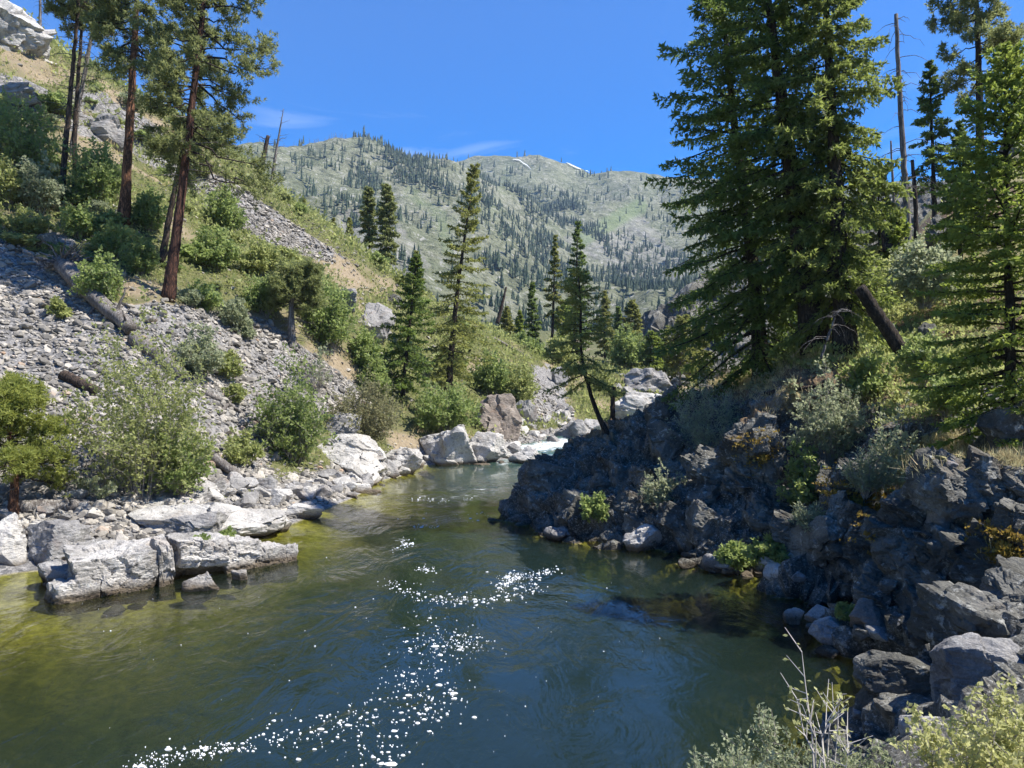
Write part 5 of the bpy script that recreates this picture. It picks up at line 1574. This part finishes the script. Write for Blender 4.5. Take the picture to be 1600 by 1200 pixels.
BUSHES = [
    ('large airy willow bush on the stony bank at left, scree showing through it', 105, 500, 330, 785, WI, L_, dict(dens=1.25, sub=11, leaves=14, hollow=0.2, leaf=0.088, Y=29.5, r=0.011)),
    ('lower right skirt of the big willow bush, denser and darker', 225, 660, 330, 778, GL, L_, dict(Y=30.5)),
    ('small bush of dead grey twigs under the big willow bush', 110, 720, 190, 785, GY, L_, dict(bare=0.8, Y=28.5)),
    ('bright round green shrub by the left waterline', 400, 565, 515, 735, GL, L_, dict(dens=1.4, Y=41.5)),
    ('olive brown bushy tree right of the bright round shrub', 512, 592, 632, 700, OL, L_, dict(dens=1.4, stem_mat=DTW, leaf=0.10)),
    ('green bush under the tall spired conifer', 642, 605, 748, 676, GL, L_, dict(dens=1.2)),
    ('grey green rounded bush on the scree below the crooked white trunked tree', 275, 515, 350, 592, GY, L_, dict()),
    ('yellower bush joined to the right of the grey green scree bush', 325, 548, 377, 594, WI, L_, dict()),
    ('rounded green bush right of the root plate of the fallen trunk', 120, 398, 195, 476, GL, L_, dict()),
    ('tiny green bush alone on the scree below the fallen trunk', 78, 470, 106, 496, WI, L_, dict()),
    ('tiny bush on the scree above the driftwood', 350, 602, 384, 628, WI, L_, dict()),
    ('low bush on the scree beside the log that points to the water', 345, 678, 410, 728, WI, L_, dict()),
    ('bush right below the red leaning pine trunk', 290, 440, 345, 482, GL, L_, dict()),
    ('bush at the foot of the bare orange pine trunk', 150, 345, 206, 408, GL, L_, dict()),
    ('broad dark green bush at the left edge high on the slope', -30, 150, 96, 272, GL, L_, dict(dens=1.3)),
    ('green bush between the thin dark pine and the bare orange pine', 112, 222, 196, 322, GL, L_, dict(dens=1.3)),
    ('grey green bush in front of the thin dark pine', 30, 250, 100, 330, GY, L_, dict()),
    ('pale bush on the left edge below the broad dark one', -20, 255, 45, 320, WI, L_, dict()),
    ('low green bush left of the bush at the orange pine', 95, 320, 155, 372, GL, L_, dict()),
    ('yellow green bush on the slope near the left edge', 15, 330, 80, 372, WI, L_, dict()),
    ('green bush on the slope right of the bare orange trunk', 210, 300, 262, 362, GL, L_, dict()),
    ('dark bush below the slimmer dark pine', 196, 370, 246, 430, GL, L_, dict()),
    ('low bush right of the slimmer dark pine', 300, 360, 372, 420, GL, L_, dict()),
    ('green bush on the slope left of the crooked white trunked tree', 380, 432, 448, 492, GL, L_, dict()),
    ('low spreading bush on the slope below the upper scree strip', 372, 380, 440, 430, WI, L_, dict()),
    ('pale bush at the upper edge of the big scree', 340, 470, 392, 516, GY, L_, dict()),
    ('small grey bush by the scree edge near the crooked tree', 366, 500, 396, 528, GY, L_, dict()),
    ('bush high on the slope left of the upper scree strip', 318, 300, 380, 360, GL, L_, dict()),
    ('leafy bright green bush right of the crooked white trunked tree', 470, 448, 560, 548, GL, L_, dict(dens=1.4)),
    ('bright green bush under the overhanging outcrop', 545, 520, 600, 580, GL, L_, dict(dens=1.2)),
    ('grey twiggy bush fallen over the scree below the crooked tree', 455, 545, 530, 612, GY, L_, dict(bare=0.92)),
    ('dark green bush at the foot of the dense dark conifer', 560, 560, 610, 622, GL, L_, dict()),
    ('bush on the crest below the pine pair', 612, 430, 650, 470, WI, L_, dict(Y=94)),
    ('green bush right of the tall spired conifer', 740, 555, 800, 620, GL, L_, dict()),
    ('low green bush on the slope above the brown ledge', 780, 575, 840, 636, WI, L_, dict()),
    ('bush at the bend between the gully and the pale slabs', 912, 580, 968, 622, WI, L_, dict(Y=108)),
    ('leafy bush beyond the bend under the small pointed conifer', 795, 525, 850, 566, GL, L_, dict(Y=112)),
    ('pale bush beyond the bend left of the bent conifer crown', 845, 530, 900, 572, WI, L_, dict(Y=115)),
    ('bushy tree beyond the bend, right of the bent conifer crown', 950, 515, 1015, 578, GL, L_, dict(Y=122)),
    ('low bush on the crest line left of the pine pair', 470, 345, 520, 378, WI, L_, dict(Y=92)),
    ('bush on the crest line beside the burnt snags', 385, 280, 425, 306, WI, L_, dict(Y=86)),
    # right bank
    ('grey green drooping sage like bush on the brow of the point', 1055, 598, 1185, 722, GY, R_b, dict(Y=30.5, dens=1.3, leaf=0.085, lw=0.35, skew=-0.1)),
    ('second grey sage like bush higher on the brow under the dark fir', 1165, 575, 1250, 650, GY, R_b, dict(Y=31.5, lw=0.4)),
    ('tangle of bare brown twigs under the big firs', 1200, 560, 1290, 640, GY, R_b, dict(Y=28.5, bare=0.88, stem_mat=DTW)),
    ('leafy pale shrub spreading over the gully on the right bank', 1240, 590, 1350, 720, GY, R_b, dict(Y=25.0, dens=1.2, stem_mat=TW, leaf=0.075)),
    ('dark green bush filling the gully between the two rock pillars', 1225, 690, 1290, 800, GL, R_b, dict(Y=24.6)),
    ('pale leaved shrub standing between the pillar and the right cliff', 1360, 640, 1442, 775, GY, R_b, dict(Y=20.6, leaf=0.065)),
    ('grey tufted bush on top of the mossy pillar', 1318, 712, 1392, 775, GY, R_b, dict(Y=20.4, lw=0.3)),
    ('spiky little grey bush on the left flank of the mossy pillar', 1240, 785, 1300, 832, GY, R_b, dict(Y=21.2, lw=0.25)),
    ('bright leafed bush right of the straight fir trunk', 1322, 540, 1400, 640, GL, R_b, dict(Y=26.5, dens=1.2)),
    ('broad pale green bush high behind the leaning broken trunk', 1390, 382, 1500, 476, GY, R_b, dict(Y=33, dens=1.3, leaf=0.11)),
    ('yellowish bush left of the broad pale green one', 1345, 405, 1420, 470, WI, R_b, dict(Y=36)),
    ('low green bush behind the flat topped boulder', 1430, 590, 1530, 650, GL, R_b, dict(Y=22)),
    ('shrub with dark stems right of the leaning broken trunk', 1400, 520, 1480, 600, GL, R_b, dict(Y=24)),
    ('small green bush growing low on the shaded point', 905, 775, 950, 812, GL, R_b, dict()),
    ('little bush in a joint of the shaded point', 1005, 725, 1070, 790, GY, R_b, dict(leaf=0.07)),
    ('green weed tuft on the little sunlit beach', 1125, 850, 1180, 886, GL, R_b, dict()),
    ('green weeds behind the little sunlit beach', 1165, 845, 1235, 880, GL, R_b, dict()),
    ('dark fern clump in the shade by the brown slab', 1306, 940, 1340, 968, GL, R_b, dict(leaf=0.05)),
    ('dark fern clump at the back of the right cliff recess', 1530, 980, 1580, 1010, GL, R_b, dict(Y=12.5, leaf=0.05)),
    ('green sprig on top of the long river block', 300, 838, 330, 856, GL, L_, dict(Y=23.6, leaf=0.06)),
    ('green sprig in the notch behind the long river block', 342, 828, 368, 848, GL, L_, dict(Y=25.2, leaf=0.06)),
]
for k, (lab, x0, y0, x1, y1, mat, which, kw) in enumerate(BUSHES):
    big = (x1 - x0) > 42
    bush_px(900 + k, lab, x0, y0, x1, y1, mat, which, name='shrub' if big else 'bush', cat='shrub' if big else 'bush', **kw)

# the rest of the brush on the left slope: copies of four bushes, too alike to tell apart
protos_b = [shrub(950, 'shrub', 'round green brush bush among many on the left slope', 'shrub', (0, 0, 0), 1.0, 1.5, GL, group='brush bushes of the left slope', stems=40, sub=9, leaves=13, leaf=0.16, lw=0.7, hollow=0.2),
            shrub(951, 'shrub', 'round green brush bush among many on the left slope', 'shrub', (0, 0, 0), 0.8, 1.7, WI, group='brush bushes of the left slope', stems=40, sub=9, leaves=12, leaf=0.15, lw=0.7, hollow=0.2),
            shrub(952, 'shrub', 'round green brush bush among many on the left slope', 'shrub', (0, 0, 0), 1.1, 1.3, GY, group='brush bushes of the left slope', stems=34, sub=8, leaves=12, leaf=0.14, lw=0.6, hollow=0.25)]
rgb = np.random.default_rng(95)
spots = []
while len(spots) < 135:
    a, b = rgb.uniform(-20, 860), rgb.uniform(120, 640)
    h = hit(a, b, [bvhL])
    if h is None or h[0][1] > 128 or h[0][2] < 1.5:
        continue
    s_, g_, t_ = zones(h[0][None])
    if rgb.uniform() < g_[0] * 1.0 - 0.25:
        spots.append((h[0], a, b))
for k, (q, a, b) in enumerate(spots):
    sc_ = float(np.clip(rgb.gamma(3, 0.27), 0.3, 1.7) * np.clip(q[1] / 65, 0.7, 1.3))
    src = protos_b[int(rgb.choice(3, p=(0.45, 0.4, 0.15)))]
    sc3 = (sc_ * rgb.uniform(0.8, 1.3), sc_ * rgb.uniform(0.8, 1.3), sc_ * rgb.uniform(0.5, 0.95))
    q = (q[0], q[1], q[2] - 0.05)
    if k < 3:
        o = protos_b[k]; o.location = q; o.scale = sc3
    else:
        copy_thing(src, q, rgb.uniform(0, 6.28), sc3, group='brush bushes of the left slope')

# near shrubs on the bank below the camera
def near_bush(seed, label, px, Yc, h, w, mat, **kw):
    x = (px - 800) / FPX * Yc
    d = drop(x, Yc, [bvhR])
    return shrub(seed, 'shrub', label, 'shrub', (x, Yc, d[0][2] - 0.03), h, w, mat, kw.pop('stem', M['twig']), **kw)
near_bush(971, 'sage green leafy shrub at the bottom edge, left of the twiggy one', 1200, 7.0, 1.1, 1.35, GY, stems=46, sub=12, leaves=17, leaf=0.046, lw=0.55, r=0.008)
near_bush(972, 'second sage green shrub at the bottom edge under the bare twigs', 1345, 7.0, 0.75, 0.9, GY, stems=24, sub=11, leaves=16, leaf=0.044, lw=0.55, r=0.008)
near_bush(973, 'bare grey twigs with a few pale leaves rising over the dark water', 1285, 6.8, 1.72, 0.95, YL, stems=10, sub=5, leaves=3, leaf=0.05, lw=0.6, r=0.015, hollow=0.55, spread=0.9, stem=M['pale_twig'])
near_bush(974, 'yellow green leafy shrub at the bottom right corner', 1510, 6.3, 1.1, 1.1, YL, stems=24, sub=10, leaves=14, leaf=0.046, lw=0.8, r=0.008)
near_bush(975, 'yellow green shrub cut by the right edge of the picture', 1600, 6.5, 1.05, 0.9, YL, stems=22, sub=10, leaves=14, leaf=0.044, lw=0.8, r=0.008)
# ------------------------------------------------------------------ ground plants
def tufts(name, parent, pts, hgt, blades, wid, mat, seed, spread=0.5, lean=0.5, leafy=False):
    """thousands of small herb or grass tufts as one mass"""
    rg = np.random.default_rng(seed)
    n = len(pts)
    b = np.repeat(pts[:, None], blades, 1) + rg.normal(0, 1, (n, blades, 3)) * (hgt * spread)[:, None, None] * np.array((1, 1, 0.12))
    d = unit(rg.normal(0, lean, (n, blades, 3)) + np.array((0, 0, 1.0)))
    if leafy:
        b[..., 2] += rg.uniform(0, 0.7, (n, blades)) * hgt[:, None]
    ln = hgt[:, None] * rg.uniform(0.5, 1.2, (n, blades)) * (0.5 if leafy else 1)
    tint = np.clip(0.5 + rg.normal(0, 0.2, (n, 1)) + rg.normal(0, 0.17, (n, blades)), 0, 1)
    V, F, a = needle_tris(b.reshape(-1, 3), d.reshape(-1, 3), ln.ravel(), (ln * wid * 1.3).ravel(), rg, tint.ravel())
    o = link(name, make_mesh(name, V, F, [mat], False, {'tint': a}), parent)
    return kind(o, 'stuff')

def hill_points(n, seed, y0=26, y1=125):
    rg = np.random.default_rng(seed)
    y = y0 + (y1 - y0) * rg.uniform(size=n) ** 1.1
    x = rg.uniform(-75, 22, n)
    v = np.stack((x, y, left_z(x, y)), 1)
    a, b = to_px(v)
    s, g, t_ = zones(v)
    k = (a > -80) & (a < 1120) & (v[:, 2] > 0.5)
    return v[k], s[k], g[k], t_[k], rg
v, s, g, t_, rg = hill_points(90000, 5)
k = rg.uniform(size=len(v)) < g * 0.9 - 0.08
pv = v[k][:24000]
o = tufts('herbs', None, pv, np.clip(rg.gamma(3, 0.13, len(pv)), 0.15, 1.1) * np.clip(pv[:, 1] / 60, 0.7, 1.4), 9, 0.48, M['herb'], 6, 0.55, 0.7, True)
tag(o, 'low green herbs and brush carpeting the left slope between the scree', 'ground cover')
k = (rg.uniform(size=len(v)) < t_ * 0.55) & (s < 0.5)
pv = v[k][:7000]
o = tufts('dry_grass', None, pv, np.clip(rg.gamma(3, 0.09, len(pv)), 0.1, 0.6), 9, 0.10, M['dry_grass'], 7, 0.5, 0.5)
tag(o, 'dry straw coloured grass on the bare earth of the left slope', 'grass')

# right bank: grass on the brow, straw on the ledges, moss on the rock, brush on the hill behind
def bank_points(n, seed, x0, x1, y0, y1):
    rg = np.random.default_rng(seed)
    i = rg.integers(0, len(RV), n * 6)
    w = RV[i]
    k = (w[:, 0] > x0) & (w[:, 0] < x1) & (w[:, 1] > y0) & (w[:, 1] < y1) & (w[:, 2] > 0.4)
    return i[k][:n], rg
i, rg = bank_points(40000, 15, 0, 60, 8, 90)
k = (rg.uniform(size=len(i)) < grass[i] * 0.8) & (RV[i][:, 1] < 45) & (RV[i][:, 0] > 7.5)
o = tufts('grass', None, RV[i][k][:6000], rg.uniform(0.10, 0.30, min(6000, k.sum())), 10, 0.09, M['dry_grass'], 16, 0.5, 0.5)
tag(o, 'pale dry grass on the brow and ledges of the right bank', 'grass')
k = (rg.uniform(size=len(i)) < 0.5 * earth[i]) & (RV[i][:, 1] > 21) & (flat[i] > 0.3) & (RV[i][:, 0] > np.interp(RV[i][:, 1], (21, 30, 38, 44), (9, 11, 13, 16)))
pv = RV[i][k][:6000]
o = tufts('brush', None, pv, rg.uniform(0.15, 0.7, len(pv)) * np.clip(pv[:, 1] / 40, 0.6, 1.5), 16, 0.45, M['herb'], 17, 0.6, 0.7, True)
tag(o, 'low green brush covering the right slope under the firs', 'ground cover')
MOSS = [('golden brown moss hanging over the face of the pillar', [(1310, 765), (1340, 800), (1365, 780), (1335, 830)], 420, 13), ('golden moss on the pinnacle in the middle of the right bank', [(1160, 690), (1185, 700), (1170, 720), (1205, 705)], 200, 9), ('yellow moss on the lit ledge at the right edge', [(1540, 850), (1570, 840), (1590, 860), (1560, 870)], 260, 10)]
for q, (lab, pl, n, sp_) in enumerate(MOSS):
    rg = np.random.default_rng(30 + q)
    c = np.array(pl, float)[rg.integers(0, len(pl), n)] + rg.normal(0, sp_, (n, 2))
    pts = [h[0] + h[1] * float(rg.uniform(0.05, 0.42)) for h in (hit(a, b, [bvhR]) for a, b in c) if h is not None and h[0][1] < 28]
    pts = np.array(pts)
    o = tufts('moss', None, pts, rg.uniform(0.05, 0.14, len(pts)), 9, 0.5, M['moss'], 31 + q, 0.6, 0.9)
    tag(o, lab, 'moss')
STRAW = [('bleached tuft of dry grass on top of the right cliff', [(1465, 695), (1485, 690), (1500, 700)], 90, 9), ('drooping straw clump at the brink of the right cliff', [(1430, 725), (1445, 735), (1440, 745)], 60, 7), ('dry grass tuft in the mossy ledge at the right edge', [(1545, 860), (1560, 868)], 60, 9), ('straw tuft on the ledge left of the right picture edge', [(1570, 725), (1590, 735)], 60, 9)]
for q, (lab, pl, n, sp_) in enumerate(STRAW):
    rg = np.random.default_rng(40 + q)
    c = np.array(pl, float)[rg.integers(0, len(pl), n)] + rg.normal(0, sp_, (n, 2)) * (1, 0.5)
    pts = np.array([h[0] + h[1] * float(rg.uniform(0.02, 0.2)) for h in (hit(a, b, [bvhR]) for a, b in c) if h is not None and h[0][1] < 26])
    o = tufts('grass_tuft', None, pts, rg.uniform(0.2, 0.42, len(pts)), 9, 0.045, M['dry_grass'], 41 + q, 0.25, 0.75)
    tag(o, lab, 'grass')

# ------------------------------------------------------------------ foam on the pool
def foam_flakes():
    rg = np.random.default_rng(3)
    lines = [([(200, 1195), (260, 1185), (330, 1170), (400, 1165)], 210, 10, 1.0), ([(415, 1150), (470, 1145), (540, 1130), (600, 1110), (680, 1085)], 210, 24, 1.0),
             ([(560, 1195), (600, 1180), (640, 1140), (690, 1110), (710, 1090)], 150, 22, 1.2), ([(620, 1070), (670, 1050), (700, 1010), (720, 1000)], 150, 16, 0.7), ([(640, 1015), (690, 1000), (740, 1000), (735, 1015)], 140, 12, 0.6),
             ([(605, 912), (640, 925), (660, 935), (690, 940), (720, 938), (770, 936), (810, 928), (840, 915)], 230, 8, 0.8), ([(780, 915), (800, 905), (830, 900), (870, 890)], 170, 5, 0.7), ([(840, 925), (815, 895), (790, 905), (780, 925)], 110, 6, 0.6),
             ([(615, 858), (640, 850), (630, 845)], 60, 4, 0.8), ([(655, 888), (675, 892)], 45, 5, 0.6), ([(640, 825), (680, 822)], 30, 3, 0.7), ([(650, 960), (690, 985), (650, 1010), (600, 1050)], 60, 18, 0.5),
             ([(100, 1000), (500, 960), (900, 1000), (700, 1100)], 90, 90, 0.4), ([(640, 778), (700, 782), (745, 780)], 40, 3, 0.9), ([(600, 800), (700, 810), (780, 800)], 40, 9, 0.6)]
    pts, sz = [], []
    for ln, n, sp_, s0 in lines:
        ln = np.array(ln, float)
        a = rg.uniform(0, len(ln) - 1.001, n); j = a.astype(int); a = (a - j)[:, None]
        q = ln[j] * (1 - a) + ln[j + 1] * a + rg.normal(0, sp_, (n, 2)) * (1.3, 0.7)
        Yq = FPX * CAMZ / np.maximum(q[:, 1] - 600, 60)
        pts.append(np.stack(((q[:, 0] - 800) / FPX * Yq, Yq), 1))
        sz.append(np.exp(rg.normal(math.log(0.0068 * s0), 0.72, n)) * np.clip(Yq / 12, 0.8, 2.0))
    pts = np.concatenate(pts); sz = np.minimum(np.concatenate(sz), 0.06)
    k = (pts[:, 1] > 9) & (np.maximum(zL(pts[:, 0], pts[:, 1]), zR(pts[:, 0], pts[:, 1])) < -0.1)
    pts, sz = pts[k], sz[k]
    n, m = len(pts), 6
    z = water_z(pts[:, 0], pts[:, 1]) + 0.014
    th = np.arange(m) / m * 2 * math.pi
    r = sz[:, None] * rg.uniform(0.6, 1.2, (n, m))
    ex = rg.uniform(1.0, 2.2, n)[:, None]
    V = np.stack((pts[:, :1] + r * np.cos(th) * ex, pts[:, 1:] + r * np.sin(th), np.repeat(z[:, None], m, 1) - 0.012), -1)
    top = np.stack((pts[:, :1] + 0.7 * r * np.cos(th) * ex, pts[:, 1:] + 0.7 * r * np.sin(th), np.repeat((z + sz * 0.12)[:, None], m, 1)), -1)
    ctr = np.stack((pts[:, 0], pts[:, 1], z + sz * 0.14), -1)
    V = np.concatenate((V, top, ctr[:, None]), 1).reshape(-1, 3)
    b = np.arange(n)[:, None] * (2 * m + 1); j = np.arange(m)[None]; j2 = (j + 1) % m
    Q = np.stack((b + j, b + j2, b + m + j2, b + m + j), -1).reshape(-1, 4)
    T = np.stack((b + m + j, b + m + j2, b + 2 * m + 0 * j), -1).reshape(-1, 3)
    o = link('foam', make_mesh('foam', V, [Q, T], [M['foam']], True))
    kind(o, 'stuff')
    tag(o, 'white flecks of foam drifting in winding lines over the dark pool', 'foam')
foam_flakes()

# ------------------------------------------------------------------ far mountain: snow, trees
SNOW = [('narrow curving snow patch on the mountain skyline', [(801, 251), (812, 252), (818, 257), (824, 260), (831, 268)], 0.8), ('straight snow patch on the skyline right of the curving one', [(885, 256), (895, 261), (907, 266)], 1.0), ('tiny snow patch trailing right of the straight one', [(914, 268), (925, 271)], 0.7)]
for lab, ln, wpx in SNOW:
    ln = np.array(ln, float)
    tt = np.linspace(0, len(ln) - 1, 14)
    c = np.stack([np.interp(tt, np.arange(len(ln)), ln[:, k]) for k in range(2)], 1)
    rg = np.random.default_rng(int(c[0, 0]))
    rows = []
    for i_, (a, b) in enumerate(c):
        w_ = wpx * math.sin(math.pi * (i_ + 0.6) / 15) ** 0.5 * rg.uniform(0.6, 1.1)
        row = []
        for s_ in (-1, -0.3, 0.4, 1):
            h = None; yy = b + s_ * w_
            while h is None and yy < 330:
                h = hit(a, yy, [bvhM]); yy += 0.7
            row.append(h[0] + h[1] * 3.0)
        rows.append(row)
    V = np.array(rows).reshape(-1, 3)
    o = link('snow_patch', make_mesh('snow_patch', V, grid_faces(4, 14), [M['snow']], True))
    tag(o, lab, 'snow patch')

def far_trees():
    rg = np.random.default_rng(8)
    protos = []
    for q in range(5):
        s_ = np.random.default_rng(60 + q)
        parts = []
        m = 6
        for lev in range(3):
            u0 = lev / 3.4; z0 = 0.10 + 0.86 * u0; z1 = min(1.0, z0 + 0.50)
            r = (0.17 - 0.135 * u0) * s_.uniform(0.8, 1.2)
            th = np.arange(m) / m * 6.283 + s_.uniform(0, 6)
            rr = r * s_.uniform(0.55, 1.15, m)
            V = np.concatenate((np.stack((rr * np.cos(th), rr * np.sin(th), z0 + s_.normal(0, 0.02, m)), 1), [(s_.normal(0, .008), s_.normal(0, .008), z1)]))
            j = np.arange(m)
            parts.append((V, np.stack((j, (j + 1) % m, np.full(m, m)), 1)))
        th = np.arange(4) / 4 * 6.283
        parts.append((np.concatenate((np.stack((0.015 * np.cos(th), 0.015 * np.sin(th), 0 * th), 1), [(0, 0, 0.3)])), np.stack((np.arange(4), (np.arange(4) + 1) % 4, np.full(4, 4)), 1)))
        V, F = merge(parts)
        protos.append((V, np.concatenate(F)))
    DENSE = [([(560, 225), (620, 228), (700, 275), (720, 310), (660, 300), (600, 260)], 1.0), ([(510, 320), (560, 250), (620, 330), (660, 420), (690, 480), (600, 460), (530, 400)], 0.75), ([(800, 290), (860, 280), (930, 350), (990, 420), (1080, 470), (1060, 520), (900, 520), (760, 480), (740, 400)], 0.85),
             ([(760, 440), (1100, 440), (1100, 560), (700, 560)], 0.9), ([(740, 270), (790, 300), (760, 340), (720, 320)], 0.6), ([(1010, 380), (1110, 420), (1110, 480), (980, 430)], 0.6)]
    n = 130000
    a = rg.uniform(-0.55, 0.42, n); y = 350 + 1650 * rg.uniform(size=n) ** 0.8
    x = a * y
    i_ = np.clip(np.searchsorted(ma, a), 0, len(ma) - 1); j_ = np.clip(np.searchsorted(mr, y), 0, len(mr) - 1)
    z = MV[j_ * len(ma) + i_, 2]
    v = np.stack((x, y, z - 0.5), 1)
    px, py = to_px(v)
    w = np.full(n, 0.12)
    jx = fbm(v * 0.012, 3, 44) * 22
    for pl, d in DENSE:
        w = np.maximum(w, d * in_poly(px + jx, py + jx * 0.6, pl))
    crest = np.interp(px, (300, 430, 570, 625, 680, 740, 810, 930, 1050, 1250), (285, 240, 214, 236, 262, 252, 248, 265, 283, 290))
    w *= np.where((py < crest + 9) & ~((px > 560) & (px < 700)), 0.12, 1.0)
    w *= np.clip(0.55 + 1.1 * fbm(v * 0.018, 4, 45), 0, 1) * np.clip(y / 1100, 0.3, 1)
    k = rg.uniform(size=n) < w
    v = v[k]; y = y[k]
    hgt = np.clip(rg.normal(9.5, 3.6, len(v)), 3, 20) * np.clip(0.75 + 0.25 * y / 1200, 0.7, 1.1)
    # the nearest stand, a valley forest, in view between the bend and the mountain
    order = np.argsort(-(hgt / y)); v, hgt = v[order], hgt[order]
    meshes = [make_mesh('conifer', V, F, [M['far_fir']], False, {'tint': np.random.default_rng(q).uniform(0.1, 0.9, len(V))}) for q, (V, F) in enumerate(protos)]
    eye = EYE
    shown = 0; used = np.zeros(len(v), bool)
    for q in range(len(v)):
        if shown >= 290:
            break
        a_, b_ = to_px(v[q] + np.array((0, 0, hgt[q] * 0.7)))
        if not (380 < a_ < 1110 and 210 < b_ < 560):
            continue
        d = Vector(v[q] + np.array((0, 0, hgt[q] * 0.7))) - eye
        L = d.length; d.normalize()
        if any(b.ray_cast(eye, d, L * 0.99)[0] is not None for b in (bvhL, bvhR, bvhM)):
            continue
        o = link('conifer', meshes[q % 5], None, v[q], (0, 0, rg.uniform(0, 6.28)), (hgt[q] * rg.uniform(0.8, 1.25), hgt[q] * rg.uniform(0.8, 1.25), hgt[q]))
        tag(o, 'small dark conifer in the scattered forest on the far mountain side', 'tree', 'conifers on the far mountain')
        used[q] = True; shown += 1
    v, hgt = v[~used][:9000], hgt[~used][:9000]
    Vs, Fs, ts, off = [], [], [], 0
    for q, (V, F) in enumerate(protos):
        m = np.arange(len(v)) % 5 == q
        c, h = v[m], hgt[m]; n = len(c)
        wd = h * rg.uniform(0.75, 1.3, n)
        Q = V[None] * np.stack((wd, wd, h), 1)[:, None] + c[:, None]
        Vs.append(Q.reshape(-1, 3)); Fs.append((F[None] + (np.arange(n) * len(V))[:, None, None]).reshape(-1, 3) + off)
        ts.append(np.clip(np.repeat(rg.normal(0.45, 0.25, n), len(V)), 0, 1)); off += n * len(V)
    o = link('mountain_forest', make_mesh('mountain_forest', np.concatenate(Vs), np.concatenate(Fs), [M['far_fir']], False, {'tint': np.concatenate(ts)}))
    kind(o, 'stuff'); tag(o, 'scattered conifer forest on the far mountain slopes', 'forest')
    # burnt poles along the left skyline of the mountain
    pts = []
    for a_ in np.concatenate((rg.uniform(490, 575, 26), rg.uniform(380, 500, 10))):
        yy = 200
        h = None
        while h is None and yy < 330:
            h = hit(a_, yy, [bvhM]); yy += 1.0
        if h is not None:
            pts.append(h[0])
    pts = np.array(pts); n = len(pts)
    hh = rg.uniform(3, 9, n)
    D = np.stack((pts - (0, 0, 1), pts + np.stack((rg.normal(0, .3, n), 0 * hh, hh * 0.5), 1), pts + np.stack((rg.normal(0, .5, n), 0 * hh, hh), 1)), 1)
    V, F = tubes(D, np.tile(np.array((0.22, 0.18, 0.08)), (n, 1)), 4)
    o = link('burnt_poles', make_mesh('burnt_poles', V, F, [M['bark_grey']], False))
    kind(o, 'stuff'); tag(o, 'bare burnt poles in a row on the skyline of the far peak', 'dead trees')
far_trees()
_HAZE_ = True
# ------------------------------------------------------------------ the air of the valley
hz = bpy.data.materials.new('haze_air'); hz.use_nodes = True
hn, hl = hz.node_tree.nodes, hz.node_tree.links
for n_ in list(hn):
    hn.remove(n_)
ho = hn.new('ShaderNodeOutputMaterial'); hv = hn.new('ShaderNodeVolumePrincipled')
hv.inputs['Color'].default_value = (0.50, 0.70, 1.0, 1)
hv.inputs['Density'].default_value = 0.000105
hv.inputs['Anisotropy'].default_value = 0.0
hl.new(hv.outputs[0], ho.inputs['Volume'])
X0, X1, Y0, Y1, Z0, Z1 = -3000, 3000, -120, 2500, -60, 1250
cv = np.array([(x, y, z) for x in (X0, X1) for y in (Y0, Y1) for z in (Z0, Z1)], float)
cf = np.array([(0, 1, 3, 2), (4, 6, 7, 5), (0, 4, 5, 1), (2, 3, 7, 6), (0, 2, 6, 4), (1, 5, 7, 3)])
kind(link('haze', make_mesh('haze', cv, cf, [hz])), 'stuff')
